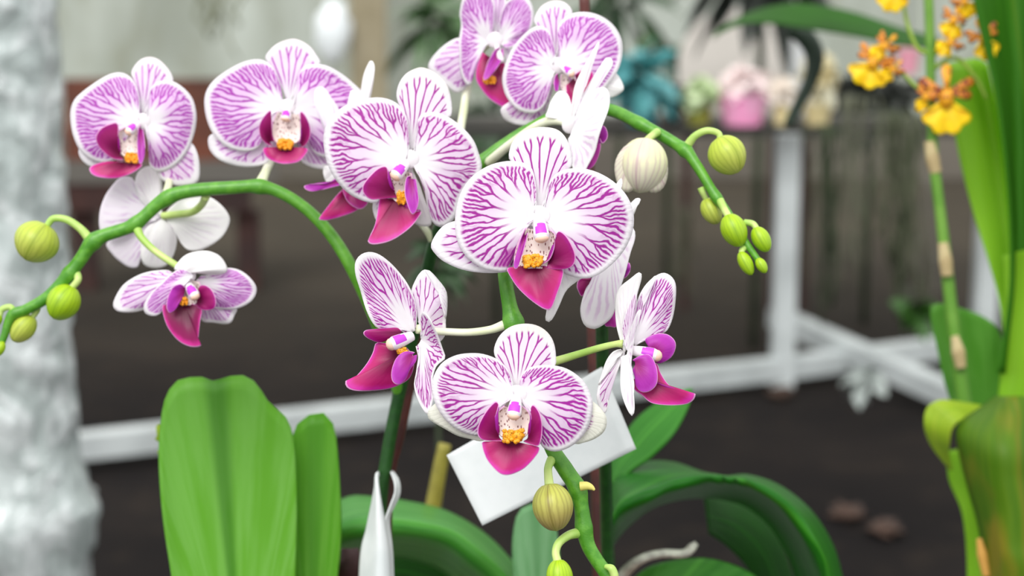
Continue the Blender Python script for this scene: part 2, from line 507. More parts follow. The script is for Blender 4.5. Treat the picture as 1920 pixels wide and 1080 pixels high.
# ------------------------------------------------------------------ orchid flower parts
class FL:
    """one moth orchid flower: outlines are read in the coordinates of a crop (ox,oy,scale)"""
    def __init__(s, plant, Y, ox, oy, sc, core, name='flower', pedicel=None, pmat=None):
        s.Y, s.ox, s.oy, s.sc = Y, ox, oy, sc
        c = s.a(core); s.c = c
        mb = MB()
        # short thick neck behind the petals, then the pedicel back to the stem
        ped = pedicel or [(c[0], c[1], Y + 0.012, 5)]
        tubepx(mb, [(c[0], c[1], Y - 0.0005, 7), (c[0] + 0.1, c[1] + 0.1, Y + 0.004, 8)] + ped if not pedicel else ped, seg=12)
        s.f = mb.build(name, pmat or M_ped, plant)
        s.i = 0
    def a(s, p): return (s.ox + p[0] / s.sc, s.oy + p[1] / s.sc) + tuple(p[2:])
    def sh(s, name, outl, base, mats, dz=0.0, extra=None, **kw):
        s.i += 1
        kw.setdefault('seed', s.i + s.c[0] * .01)
        ex = None
        if extra: ex = [([s.a(p) for p in e[0]], s.a(e[1]), e[2]) for e in extra]
        return sheet(name, [s.a(p) for p in outl], s.a(base), s.Y - dz * K * s.Y, mats, s.f, extra=ex, **kw)
    def petal(s, outl, base, mat, back=None, **kw):
        kw.setdefault('bulge', 7); kw.setdefault('D', [2, -12, -16, -12, 2]); kw.setdefault('curve', 0.18); kw.setdefault('ripple', 5)
        return s.sh('petal', outl, base, [mat, back or M_back], dz=kw.pop('dz', 4), **kw)
    def sepal(s, outl, base, mat, back=None, **kw):
        kw.setdefault('bulge', 5); kw.setdefault('D', [-6, -10, -14, -10, -6]); kw.setdefault('curve', 0.35); kw.setdefault('ripple', 4)
        return s.sh('sepal', outl, base, [mat, back or M_back], dz=kw.pop('dz', -12), **kw)
    def side(s, outl, base, mat=None, **kw):
        kw.setdefault('bulge', 8); kw.setdefault('D', [6, 18, 24, 18, 6]); kw.setdefault('ripple', 1.5)
        return s.sh('lip_side_lobe', outl, base, [mat or M_side, M_sidep], dz=kw.pop('dz', 14), **kw)
    def lip(s, outl, base, mat=None, **kw):
        kw.setdefault('bulge', 12); kw.setdefault('D', [6, 10, 16, 10, 6]); kw.setdefault('ripple', 2)
        return s.sh('lip', outl, base, [mat or M_lip, M_lipb], dz=kw.pop('dz', 10), **kw)
    def column(s, a, b, r, d0=10, d1=34, spot=True, anther=True, mark=0.62, core=True):
        a, b = s.a(a), s.a(b); r = r / s.sc * 0.86
        mb = MB(); n = 30; pts, rad = [], []; seg = 20
        for i in range(n):
            t = i / (n - 1)
            x = a[0] + (b[0] - a[0]) * t; y = a[1] + (b[1] - a[1]) * t
            d = d0 + (d1 - d0) * math.sin(t * math.pi / 2)
            pts.append(P(x, y, s.Y - d * K * s.Y))
            rr = r * (0.70 + 0.34 * math.sin(min(t / .75, 1) * math.pi / 2) - .10 * math.exp(-((t - .78) / .05) ** 2)) * (1.0 if t < 0.7 else math.sqrt(max(0.0, 1 - ((t - 0.7) / 0.3) ** 2)))
            rad.append(max(rr, .02) * K * s.Y)
        mb.tube(pts, rad, seg=seg)
        for q, f_ in enumerate(mb.f):
            i, j = divmod(q, seg); t = (i - 1) / (n - 1)
            c = sum((Vector(mb.v[v]) for v in f_), Vector((0, 0, 0))) / 4
            ax = pts[min(max(i - 1, 0), n - 1)]
            o = (c - ax)
            if o.length > 1e-9 and spot:
                k_ = o.normalized().dot(Vector((0, -0.8, 0.6)))
                if 0.30 < t < 0.66 and k_ > (0.62 if t > .4 else .8): mb.mi[q] = 1
                elif t > 0.76 : mb.mi[q] = 2
        if core:
            c = s.c; kk = K * s.Y; w = max(r * 1.25, 13)
            mb.ball(P(c[0], c[1] + w * .1, s.Y - 5 * kk), w * 1.2 * kk, 4 * kk, w * 1.2 * kk, seg=20, rings=12)
        return mb.build('column', [M_col, M_spotp, M_anther], s.f)
    def callus(s, c, rx, ry, mat=None, d=20, lobes=True):
        c = s.a(c); rx /= s.sc; ry /= s.sc; k = K * s.Y
        mb = MB(); rnd = random.Random(int(c[0]))
        for q, sx in enumerate((-0.42, 0.42) if lobes else (0,)):
            mb.ball(P(c[0] + sx * rx, c[1], s.Y - d * k), rx * k * (0.56 if lobes else .9), rx * k * 0.4, ry * k * .85, wob=0.4, seed=c[0] + q, seg=20, rings=14)
        for q in range(16 if lobes else 8):
            x, y = rnd.uniform(-.85, .85), rnd.uniform(-.8, .8)
            mb.ball(P(c[0] + x * rx, c[1] + y * ry, s.Y - (d + 2 + 3 * (1 - abs(x))) * k), rx * k * .24, rx * k * .2, rx * k * .22, seg=8, rings=6, wob=.3, seed=q)
        return mb.build('callus', mat or M_cal, s.f)
    def throat(s, outl, base, **kw):
        kw.setdefault('bulge', -6); kw.setdefault('D', [8, 8, 8]); kw.setdefault('ripple', 1)
        return s.sh('throat', outl, base, [M_throat, M_lipb], dz=kw.pop('dz', 8), **kw)

def bud(plant, c, tip, w, Y, mats, tail=None, tmat=None, rot=0.3):
    """c: stalk end, tip: far end (photo px); ribbed egg with three sepal seams"""
    a = P(c[0], c[1], Y); b = P(tip[0], tip[1], Y - 0.001); k = K * Y
    ax = (b - a); L = ax.length; ax.normalize()
    e1 = ax.cross(Vector((0, -1, 0.1))).normalized(); e2 = e1.cross(ax).normalized()
    rows, uvs = [], []; seg = 48; nr = 26
    for i in range(nr + 1):
        t = i / nr
        prof = math.sin(math.pi * t ** 0.92) ** 0.50 if 0 < t < 1 else 0.0
        row, uv = [], []
        for j in range(seg + 1):
            th = 2 * math.pi * j / seg
            un = j / seg
            lob = 1 + 0.07 * (abs(math.sin(1.5 * th)) - 0.6) * (0.3 + t) 
            r = w * k * prof * lob
            row.append(a + ax * (L * t) + (e1 * math.cos(th + rot) + e2 * math.sin(th + rot)) * r); uv.append((un, t))
        rows.append(row); uvs.append(uv)
    mb = MB(); mb.grid(rows, uvs)
    o = mb.build('flower_bud', mats, plant)
    if tail:
        mb = MB(); tubepx(mb, tail, seg=12)
        mb.build('bud_stalk', tmat or M_pedg, o)
    return o
# ================================================================== PLANT 1: left plant, stem with two branches
A1 = P(560, 1260, 0.86)
plant1 = empty('orchid_plant', A1, 'striped moth orchid with upright light green leaves at left and two arching flower branches', 'orchid')
def stem(name, pts, plant, mat, bumps=(), extra=(), n=None):
    mb = MB(); tubepx(mb, pts, bumps=bumps, seg=18, n=n)
    for e in extra: tubepx(mb, e, seg=12)
    return mb.build(name, mat, plant)

nodeb = lambda x, y, a=0.28, w=12: (x, y, a, w)
stem('flower_stem', [(700, 1240, .865, 13), (708, 1080, .86, 13), (714, 940, .855, 12), (730, 830, .85, 12), (748, 740, .845, 12), (772, 640, .835, 12), (795, 540, .825, 12), (815, 450, .815, 11.5), (850, 370, .805, 11), (905, 303, .80, 11)],
     plant1, M_stemdk)
stem('flower_stem', [(850, 370, .805, 11), (905, 303, .80, 11), (950, 268, .80, 11), (1000, 238, .80, 11), (1070, 205, .80, 11), (1140, 205, .795, 11.5), (1200, 232, .785, 11.5), (1278, 277, .775, 11), (1305, 308, .77, 10), (1340, 365, .765, 9), (1365, 400, .762, 8), (1395, 450, .758, 7), (1418, 483, .756, 6), (1430, 503, .755, 7)],
     plant1, M_stem, bumps=[nodeb(905, 303), nodeb(1200, 232, .15), nodeb(1284, 283, .35, 10), nodeb(1345, 370, .25), nodeb(1390, 440, .3, 9), nodeb(1425, 495, .3, 8)], n=220)
stem('flower_stem', [(748, 735, .845, 12), (730, 670, .83, 12), (700, 590, .81, 12), (662, 508, .80, 12), (620, 440, .80, 11.5), (565, 385, .80, 11), (500, 352, .80, 11.5), (430, 352, .80, 12.5), (345, 360, .80, 13), (300, 380, .80, 12.5), (250, 422, .80, 12), (182, 448, .80, 13), (150, 488, .80, 12.5), (128, 516, .80, 12), (90, 556, .80, 11), (50, 580, .80, 10.5), (22, 592, .80, 9), (8, 630, .80, 7), (-4, 662, .80, 6)],
     plant1, M_stem, bumps=[nodeb(487, 350, .3, 14), nodeb(312, 365, .25, 16), nodeb(255, 420, .2, 12), nodeb(172, 450, .35, 14), nodeb(132, 514, .25, 12), nodeb(28, 590, .2, 10)], n=200)

# ---- flower: large one left of centre (crop C3)
f = FL(plant1, 0.755, 560, 100, 2.842, (590, 560), pedicel=[(770, 300, .757, 6), (800, 330, .775, 6), (850, 368, .80, 7)])
f.sepal([(575, 470), (583, 400), (568, 330), (535, 275), (521, 220), (535, 160), (570, 110), (620, 82), (660, 75), (710, 93), (762, 132), (796, 182), (815, 260), (812, 335), (770, 345), (700, 350), (650, 400), (622, 460)], (598, 520), M_dor)
f.sepal([(600, 640), (640, 690), (672, 780), (702, 860), (705, 915), (660, 922), (615, 905), (598, 860), (570, 700)], (590, 590), M_white, M_white, D=[-6, -20, -24, -20, -6])
f.sepal([(550, 620), (430, 690), (396, 800), (398, 850), (415, 892), (434, 880), (460, 800), (530, 720)], (580, 590), M_sep, M_white, D=[-6, -22, -26, -22, -6])
f.petal([(570, 560), (588, 480), (586, 400), (573, 330), (540, 280), (495, 250), (430, 235), (350, 243), (260, 272), (190, 320), (147, 380), (132, 450), (140, 540), (165, 620), (210, 690), (268, 748), (340, 785), (400, 798), (428, 785), (435, 740), (455, 680), (500, 625), (550, 590)], (585, 565), M_pet[0], D=[4, -6, -18, -14, 8])
f.petal([(612, 540), (622, 470), (632, 400), (640, 340), (680, 314), (740, 315), (800, 340), (868, 390), (930, 460), (962, 540), (976, 600), (962, 655), (920, 690), (885, 740), (855, 800), (835, 870), (785, 922), (740, 922), (708, 890), (692, 820), (684, 740), (660, 680), (625, 620)], (603, 570), M_pet[1], D=[4, -14, -26, -16, 4])
f.throat([(500, 620), (470, 650), (468, 720), (520, 790), (590, 800), (610, 720), (600, 640)], (550, 620))
f.side([(525, 768), (430, 776), (380, 776), (347, 748), (340, 710), (368, 665), (420, 615), (463, 603), (474, 640), (478, 690), (510, 730)], (515, 745), tilt=(-14, 0))
f.lip([(430, 772), (422, 830), (410, 900), (392, 955), (368, 1000), (385, 1016), (420, 1016), (480, 1002), (540, 970), (600, 922), (640, 872), (652, 842), (602, 850), (588, 820), (560, 790), (520, 772)], (520, 775), D=[6, 30, 40, 22, 6])
f.callus((549, 770), 28, 42, d=26)
f.column((572, 590), (500, 672), 40)
f.side([(598, 655), (578, 660), (568, 700), (570, 760), (585, 820), (606, 858), (626, 840), (638, 790), (632, 720), (622, 670)], (600, 668), M_sidep, dz=26)

# ---- flower: hidden side flower behind it (C3)
f = FL(plant1, 0.79, 560, 100, 2.842, (235, 560), pedicel=[(660, 290, .795, 6), (700, 330, .80, 6), (790, 420, .81, 6), (812, 455, .815, 7)])
f.sepal([(300, 420), (325, 260), (335, 170), (350, 100), (382, 38), (402, 62), (402, 130), (388, 215), (370, 300), (330, 420)], (310, 480), M_white, M_white, D=[0, 20, 0])
f.sepal([(210, 640), (150, 600), (130, 620), (135, 660), (152, 693), (182, 712), (212, 700), (240, 650)], (235, 600), M_white, M_white)
f.petal([(215, 560), (150, 440), (105, 330), (80, 250), (85, 195), (115, 175), (145, 190), (178, 240), (212, 290), (240, 380), (245, 520)], (235, 590), M_back2, M_back2)
f.petal([(240, 520), (250, 330), (275, 205), (300, 200), (330, 215), (352, 240), (340, 330), (270, 520)], (250, 590), M_white, M_white, dz=0)
f.side([(205, 660), (150, 692), (62, 701), (30, 706), (36, 724), (80, 735), (165, 715), (225, 700)], (220, 680), M_sidep, dz=2)
f.lip([(230, 730), (200, 760), (150, 822), (108, 880), (118, 888), (150, 890), (220, 872), (300, 842), (358, 797), (330, 740), (290, 715)], (265, 750), dz=0)
f.side([(240, 700), (235, 735), (270, 800), (330, 830), (370, 790), (350, 710)], (290, 690), M_side, dz=6)

# ---- flower: upper pair, left one (C5)
f = FL(plant1, 0.83, 780, 0, 3.375, (500, 250), pedicel=[(927, 72, .834, 7), (890, 110, .842, 7), (877, 160, .842, 8), (870, 205, .838, 8), (862, 260, .83, 8), (866, 330, .82, 7), (892, 312, .803, 7)])
f.sepal([(480, 200), (470, 60), (480, -50), (520, -110), (560, -60), (572, 40), (545, 140), (520, 220)], (502, 240), M_dorf)
f.sepal([(420, 260), (280, 238), (200, 270), (130, 330), (86, 390), (78, 430), (100, 465), (150, 510), (200, 552), (252, 588), (300, 572), (325, 540), (345, 440), (430, 320)], (440, 290), M_sepf, D=[-4, -16, -20, -14, -4])
f.sepal([(545, 320), (600, 420), (640, 560), (700, 600), (720, 540), (680, 400), (580, 290)], (530, 290), M_sepf)
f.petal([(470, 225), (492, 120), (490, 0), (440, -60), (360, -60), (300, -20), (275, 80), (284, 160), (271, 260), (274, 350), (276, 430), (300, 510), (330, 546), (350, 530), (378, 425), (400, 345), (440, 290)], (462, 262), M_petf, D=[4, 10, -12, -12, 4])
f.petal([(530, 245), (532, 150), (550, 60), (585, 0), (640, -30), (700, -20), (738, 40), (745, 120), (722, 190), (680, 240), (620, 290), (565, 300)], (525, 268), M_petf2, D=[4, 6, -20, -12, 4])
f.lip([(420, 330), (385, 420), (380, 500), (410, 560), (470, 630), (560, 685), (620, 705), (640, 680), (600, 560), (560, 400), (500, 320)], (480, 360), M_lip, dz=6)
f.callus((465, 505), 42, 28, M_calf, d=30)
f.side([(530, 300), (495, 325), (455, 400), (430, 470), (428, 505), (460, 492), (510, 430), (548, 360), (550, 305)], (530, 320), M_sidep, dz=26)
f.column((510, 290), (545, 400), 26, spot=False)

# ---- flower: upper pair, right one (C5)
f = FL(plant1, 0.80, 780, 0, 3.375, (900, 410), pedicel=[(1047, 122, .803, 7), (1075, 150, .812, 7), (1090, 180, .808, 7), (1085, 204, .802, 8)])
f.sepal([(868, 370), (840, 270), (790, 190), (752, 150), (750, 110), (790, 42), (848, 8), (900, 2), (950, 20), (986, 62), (984, 100), (940, 160), (905, 260), (903, 360)], (886, 390), M_dorf)
f.sepal([(810, 560), (640, 620), (541, 680), (543, 730), (570, 765), (622, 787), (700, 796), (762, 776), (812, 720), (850, 630), (870, 540)], (880, 480), M_sepf)
f.sepal([(960, 500), (1100, 480), (1240, 460), (1282, 480), (1316, 556), (1292, 592), (1242, 616), (1200, 602), (1080, 580)], (930, 470), M_white, M_white)
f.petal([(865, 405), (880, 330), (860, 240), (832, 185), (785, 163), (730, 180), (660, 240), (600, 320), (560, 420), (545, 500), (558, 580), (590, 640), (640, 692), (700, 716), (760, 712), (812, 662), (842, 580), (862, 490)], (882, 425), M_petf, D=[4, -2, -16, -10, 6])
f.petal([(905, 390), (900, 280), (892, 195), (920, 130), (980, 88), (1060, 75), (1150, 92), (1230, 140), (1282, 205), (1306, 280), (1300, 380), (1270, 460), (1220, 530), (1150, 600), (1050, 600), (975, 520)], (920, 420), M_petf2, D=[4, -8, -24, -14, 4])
f.lip([(950, 540), (960, 620), (1010, 690), (1060, 660), (1110, 560), (1120, 460), (1060, 440), (1000, 480)], (990, 500), M_lip)
f.side([(900, 468), (882, 480), (874, 530), (882, 575), (900, 570), (908, 520)], (900, 480), M_sidep, dz=24)
f.throat([(920, 470), (915, 540), (940, 580), (1000, 570), (1010, 500), (980, 460)], (950, 470))
f.column((920, 420), (1000, 480), 30)

# ---- flower: pale one turned away, in front of the pair (C5)
f = FL(plant1, 0.765, 780, 0, 3.375, (975, 790), pmat=M_ped, pedicel=[(1071, 236, .765, 9), (1050, 226, .768, 9), (1015, 232, .775, 8.5), (960, 268, .785, 8), (915, 305, .798, 9)])
f.sepal([(985, 750), (980, 700), (1000, 560), (1040, 460), (1100, 350), (1135, 290), (1162, 258), (1155, 310), (1120, 400), (1085, 500), (1050, 600), (1030, 700), (1010, 770)], (990, 810), M_white, M_back, dz=4, D=[0, 10, 20, 10, 0])
f.sepal([(940, 770), (880, 742), (820, 742), (835, 690), (855, 635), (900, 578), (950, 585), (978, 640), (985, 740)], (975, 790), M_white, M_white, dz=-6, D=[0, -20, 0])
f.petal([(1010, 720), (1035, 640), (1100, 520), (1165, 415), (1200, 368), (1230, 366), (1247, 390), (1238, 430), (1182, 495), (1130, 565), (1070, 650), (1030, 740)], (1000, 800), M_back, M_back, dz=14)
f.petal([(1000, 770), (1025, 690), (1080, 605), (1150, 557), (1200, 555), (1226, 600), (1220, 680), (1185, 780), (1155, 870), (1132, 960), (1092, 1040), (1060, 1090), (1000, 1080), (972, 980), (962, 880)], (985, 830), M_back, M_back, dz=20, D=[4, 10, 30, 10, 4])
f.side([(1120, 860), (1160, 798), (1192, 800), (1212, 840), (1205, 880), (1180, 902), (1165, 870), (1150, 900)], (1130, 900), M_sidep, dz=-4)
f.lip([(1040, 960), (1060, 1070), (1085, 1078), (1132, 1040), (1164, 960), (1166, 900), (1130, 880)], (1060, 940), M_lipb, dz=-8)
f.column((1100, 860), (1180, 850), 18, d0=-6, d1=-4, spot=False)

# ---- flower: far left (C1)
f = FL(plant1, 0.815, 0, 60, 3.6, (960, 600), pedicel=[(267, 227, .816, 6), (300, 260, .835, 6), (318, 320, .83, 6), (312, 366, .803, 8)])
f.sepal([(942, 540), (940, 430), (915, 335), (886, 290), (900, 240), (948, 186), (1010, 168), (1070, 185), (1120, 230), (1155, 280), (1168, 335), (1110, 345), (1040, 380), (1000, 450), (985, 550)], (964, 580), M_dorf)
f.sepal([(900, 680), (700, 700), (560, 740), (530, 800), (540, 845), (570, 882), (620, 910), (720, 900), (880, 780)], (930, 650), M_sepf)
f.sepal([(1000, 690), (1180, 700), (1290, 748), (1330, 810), (1348, 900), (1340, 1000), (1285, 1034), (1180, 1036), (1100, 1002), (1055, 945), (1000, 800)], (975, 660), M_sepf)
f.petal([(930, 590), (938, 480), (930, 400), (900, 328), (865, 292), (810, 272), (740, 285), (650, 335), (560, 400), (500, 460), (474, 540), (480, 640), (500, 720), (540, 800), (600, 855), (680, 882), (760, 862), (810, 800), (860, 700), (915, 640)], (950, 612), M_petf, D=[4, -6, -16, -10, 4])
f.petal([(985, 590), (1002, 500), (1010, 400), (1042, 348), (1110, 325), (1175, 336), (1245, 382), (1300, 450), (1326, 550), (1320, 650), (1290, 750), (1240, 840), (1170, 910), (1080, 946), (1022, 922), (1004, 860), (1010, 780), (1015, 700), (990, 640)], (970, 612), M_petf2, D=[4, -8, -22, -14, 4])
f.throat([(840, 650), (800, 680), (790, 760), (840, 840), (920, 850), (940, 760), (930, 660)], (880, 650))
f.lip([(830, 880), (750, 872), (680, 882), (612, 908), (606, 940), (640, 970), (710, 985), (790, 985), (860, 965), (925, 930), (960, 895), (910, 880)], (850, 882), M_lip, D=[6, 14, 26, 14, 6])
f.callus((890, 850), 48, 38, M_calf, d=22)
f.side([(835, 862), (760, 852), (692, 802), (655, 752), (648, 700), (680, 650), (740, 620), (790, 615), (796, 680), (790, 740), (815, 800)], (815, 830), tilt=(-10, 0))
f.side([(950, 628), (934, 660), (928, 740), (930, 830), (946, 892), (966, 870), (978, 810), (972, 720), (962, 655)], (950, 650), M_sidep, dz=26)
f.column((930, 620), (850, 690), 36)

# ---- flower: second from left in the upper row (C2)
f = FL(plant1, 0.81, 360, 60, 3.0, (535, 420), pedicel=[(538, 200, .812, 7), (530, 260, .835, 7), (508, 300, .825, 8), (497, 325, .81, 8.5), (486, 350, .80, 12)])
f.sepal([(525, 380), (500, 280), (460, 200), (413, 152), (430, 110), (480, 65), (550, 40), (600, 44), (660, 78), (700, 130), (722, 178), (650, 200), (590, 270), (562, 380)], (543, 410), M_dorf)
f.sepal([(450, 560), (260, 560), (110, 575), (92, 640), (128, 700), (200, 740), (300, 760), (400, 746), (440, 710), (480, 640)], (520, 520), M_sepf)
f.sepal([(600, 560), (620, 640), (612, 718), (660, 756), (730, 772), (800, 762), (880, 720), (800, 600)], (560, 520), M_sepf)
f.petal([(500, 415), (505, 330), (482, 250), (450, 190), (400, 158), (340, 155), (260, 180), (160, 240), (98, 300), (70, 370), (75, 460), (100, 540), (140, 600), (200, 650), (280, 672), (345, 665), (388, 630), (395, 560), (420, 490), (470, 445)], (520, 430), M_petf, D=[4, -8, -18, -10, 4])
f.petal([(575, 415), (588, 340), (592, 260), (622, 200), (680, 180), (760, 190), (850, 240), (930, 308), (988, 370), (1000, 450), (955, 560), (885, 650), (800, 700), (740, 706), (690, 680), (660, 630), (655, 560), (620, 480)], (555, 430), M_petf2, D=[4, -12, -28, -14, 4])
f.throat([(480, 450), (455, 520), (460, 600), (520, 650), (600, 610), (620, 540), (600, 460)], (540, 460), dz=6)
f.lip([(430, 650), (400, 655), (408, 690), (440, 720), (500, 739), (560, 739), (612, 720), (652, 660), (600, 652), (520, 655)], (525, 645), M_lip, D=[6, 20, 30, 20, 6])
f.callus((525, 630), 48, 36, M_calf, d=24)
f.side([(455, 640), (420, 628), (386, 590), (378, 530), (400, 480), (440, 440), (446, 480), (450, 560), (462, 615)], (440, 620))
f.side([(600, 655), (640, 632), (664, 580), (660, 520), (632, 462), (610, 448), (612, 500), (616, 560), (604, 620)], (612, 640))
f.column((535, 440), (525, 505), 34, d1=26)

# ---- flower: seen from behind, under the far left one (C9)
f = FL(plant1, 0.825, 0, 300, 2.842, (868, 300), pmat=M_pedg, pedicel=[(305, 405, .823, 7), (330, 402, .82, 7), (360, 398, .815, 7), (378, 384, .81, 7), (386, 368, .802, 8)])
f.petal([(850, 285), (800, 250), (752, 225), (722, 150), (705, 95), (645, 92), (602, 130), (560, 190), (532, 270), (528, 350), (545, 395), (600, 410), (700, 380), (800, 330)], (862, 302), M_back2, M_back, dz=0, D=[0, 10, 16, 10, 0])
f.sepal([(862, 270), (865, 180), (862, 110), (842, 60), (795, 32), (740, 60), (718, 120), (735, 190), (780, 240), (830, 280)], (862, 300), M_white, M_back, dz=8)
f.sepal([(830, 330), (700, 380), (570, 440), (600, 505), (650, 550), (692, 573), (738, 565), (752, 480), (800, 400)], (860, 310), M_back2, M_back, dz=-4)
f.sepal([(850, 330), (790, 350), (755, 410), (748, 500), (770, 560), (830, 578), (890, 560), (930, 495), (942, 420), (915, 350), (880, 325)], (866, 310), M_white, M_back, dz=8)
f.petal([(885, 285), (920, 240), (1000, 195), (1100, 193), (1165, 228), (1212, 282), (1223, 330), (1190, 400), (1130, 452), (1060, 482), (990, 472), (945, 400), (895, 325)], (872, 303), M_white, M_back, dz=4, D=[0, 10, 16, 10, 0])

# ---- flower: lower left, facing down (C9)
f = FL(plant1, 0.785, 0, 300, 2.842, (1000, 610), pmat=M_pedg, pedicel=[(345, 505, .79, 6.5), (328, 496, .792, 6.5), (290, 470, .795, 6.5), (265, 445, .797, 7), (256, 425, .80, 9)])
f.sepal([(930, 620), (900, 588), (820, 590), (740, 612), (660, 662), (615, 730), (603, 780), (635, 808), (720, 811), (790, 785), (840, 720), (910, 655)], (950, 630), M_sepf, M_white, dz=-8)
f.sepal([(1070, 730), (1072, 850), (1140, 868), (1220, 873), (1250, 830), (1258, 785), (1160, 740)], (1060, 700), M_sepf, M_white, dz=-16)
f.petal([(1070, 620), (1140, 610), (1205, 575), (1280, 588), (1340, 635), (1368, 690), (1342, 750), (1270, 790), (1180, 797), (1110, 770), (1065, 690)], (1045, 650), M_petf, dz=0)
f.sepal([(935, 590), (930, 570), (980, 512), (1040, 488), (1110, 485), (1170, 510), (1206, 560), (1206, 598), (1150, 614), (1060, 606), (980, 600)], (1010, 600), M_white, M_white, dz=18, bulge=16)
f.petal([(1010, 600), (960, 582), (905, 610), (855, 660), (803, 710), (768, 770), (772, 815), (818, 832), (860, 812), (885, 750), (905, 695), (950, 660), (1010, 640)], (1030, 620), M_petf2, dz=22)
f.throat([(960, 640), (940, 690), (960, 760), (1030, 770), (1080, 720), (1060, 650)], (1010, 640))
f.lip([(900, 760), (865, 780), (880, 860), (912, 920), (960, 970), (1020, 996), (1072, 990), (1058, 965), (1060, 920), (1066, 860), (1075, 790), (1030, 770)], (980, 770), lip_mat('lip_dark_maroon', (84, 8, 44), (150, 14, 92), (214, 40, 150), 0.2, 0.95), D=[6, 10, 24, 10, 6])
f.side([(1050, 700), (1065, 672), (1095, 668), (1130, 695), (1150, 745), (1142, 790), (1090, 800), (1045, 780)], (1040, 740), dz=10)
f.side([(985, 680), (960, 662), (920, 680), (895, 730), (888, 785), (905, 815), (940, 790), (972, 740)], (985, 700), M_sidep, dz=20)
f.callus((980, 752), 24, 26, M_calf, d=20)
f.column((1000, 660), (1050, 745), 34)

# ---- buds of plant 1
bud(plant1, (88, 420), (48, 488), 42, .80, M_bud, tail=[(88, 424, .80, 6), (100, 410, .80, 6.5), (125, 412, .80, 7), (150, 428, .80, 7.5), (166, 446, .80, 9)], rot=.6)
bud(plant1, (136, 536), (100, 598), 31, .798, M_budg, tail=[(134, 540, .798, 6), (146, 525, .798, 7), (142, 512, .80, 8), (130, 512, .80, 9)], rot=.4)
bud(plant1, (62, 592), (24, 640), 22, .803, M_bud, tail=[(60, 596, .803, 5), (70, 580, .802, 6), (64, 572, .80, 7)])
bud(plant1, (2, 590), (-22, 612), 12, .80, M_budg, tail=[(0, 592, .80, 5), (4, 580, .80, 6), (20, 576, .80, 6), (28, 588, .80, 6)])
bud(plant1, (6, 640), (-6, 668), 9, .798, M_budg)
# opening cream bud at right: three pieces around it
b = bud(plant1, (1212, 258), (1198, 362), 46, .765, M_budc, tail=[(1212, 264, .765, 7), (1222, 255, .77, 7), (1232, 248, .777, 8)], tmat=M_pedg, rot=.2)
sheet('bud_sepal', [(1205, 268), (1235, 275), (1252, 310), (1248, 345), (1232, 361), (1214, 355), (1222, 320), (1212, 290)], (1206, 270), .76, [M_budc, M_budc], b, D=[0, -14, 0], d0=2, bulge=4, ns=24, nr=10)
sheet('bud_sepal', [(1196, 266), (1170, 275), (1153, 305), (1156, 340), (1170, 361), (1190, 352), (1180, 315), (1190, 285)], (1198, 268), .76, [M_budc, M_budc], b, D=[0, -6, 0], d0=4, bulge=6, ns=24, nr=10)
bud(plant1, (1345, 258), (1384, 324), 36, .77, M_bud, tail=[(1350, 264, .77, 6), (1347, 250, .77, 6), (1325, 245, .77, 6.5), (1302, 256, .772, 7), (1286, 278, .775, 9)], tmat=M_pedg, rot=.9)
bud(plant1, (1322, 372), (1346, 420), 19, .77, M_bud, tail=[(1326, 378, .77, 5), (1318, 362, .768, 6), (1314, 352, .768, 7)], tmat=M_pedg)
bud(plant1, (1363, 402), (1390, 462), 24, .757, M_budg, tail=[(1368, 410, .757, 7), (1358, 392, .76, 7), (1350, 376, .763, 8)], tmat=M_pedg, rot=.5)
bud(plant1, (1415, 426), (1440, 472), 17, .757, M_budg, tail=[(1420, 432, .757, 6), (1412, 420, .758, 6), (1396, 417, .76, 6)], tmat=M_pedg)
bud(plant1, (1387, 472), (1410, 516), 13, .755, M_budg, tail=[(1390, 478, .755, 5), (1392, 468, .757, 6), (1400, 462, .758, 6)], tmat=M_pedg)
bud(plant1, (1420, 484), (1436, 512), 10, .753, M_budg)

# ---- leaves of plant 1
def leaf_sheet(plant, outl, base, Y, mat, **kw):
    kw.setdefault('bulge', 0); kw.setdefault('ripple', 4); kw.setdefault('ns', 40)
    return sheet('leaf', outl, base, Y, [mat, mat], plant, thick=0.0016, **kw)
leaf_sheet(plant1, [(420, 1300), (345, 1240), (322, 1080), (306, 960), (299, 850), (303, 780), (312, 740), (332, 714), (355, 708), (385, 708), (397, 714), (402, 722), (406, 714), (430, 706), (458, 705), (480, 720), (505, 757), (535, 782), (550, 830), (555, 950), (552, 1080), (545, 1240), (490, 1300)], (455, 1330), .85, M_leafL, crease=16, D=[0, 6, 0, -6, 0], ns=64)
leaf_sheet(plant1, [(560, 1300), (546, 1080), (543, 900), (547, 820), (560, 792), (588, 774), (612, 778), (628, 810), (636, 900), (637, 1000), (630, 1080), (612, 1300)], (585, 1330), .87, leaf_mat('leaf_light_green', (100, 172, 42), (122, 188, 68), (84, 154, 40), trans=0.4), crease=4)
leaf_sheet(plant1, [(310, 880), (300, 840), (293, 806), (300, 796), (312, 812)], (312, 890), .88, M_leafY, ns=16, nr=6)
ribbon('leaf', [[(560, 1000, .96), (640, 935, .97), (700, 930, .98), (760, 938, .99), (840, 958, 1.0), (920, 1008, 1.0), (985, 1085, 1.0), (1010, 1150, 1.0)],
                [(560, 1060, .92), (640, 1000, .92), (700, 988, .92), (760, 986, .92), (840, 1002, .92), (890, 1038, .92), (945, 1090, .93), (975, 1160, .93)],
                [(560, 1130, .97), (640, 1060, .97), (700, 1050, .97), (760, 1050, .98), (820, 1068, .98), (860, 1100, .98), (900, 1140, .98), (930, 1200, .98)]], leaf_mat('leaf_arching', (60, 140, 44), (92, 166, 70), (80, 150, 50), trans=0.15), plant1)
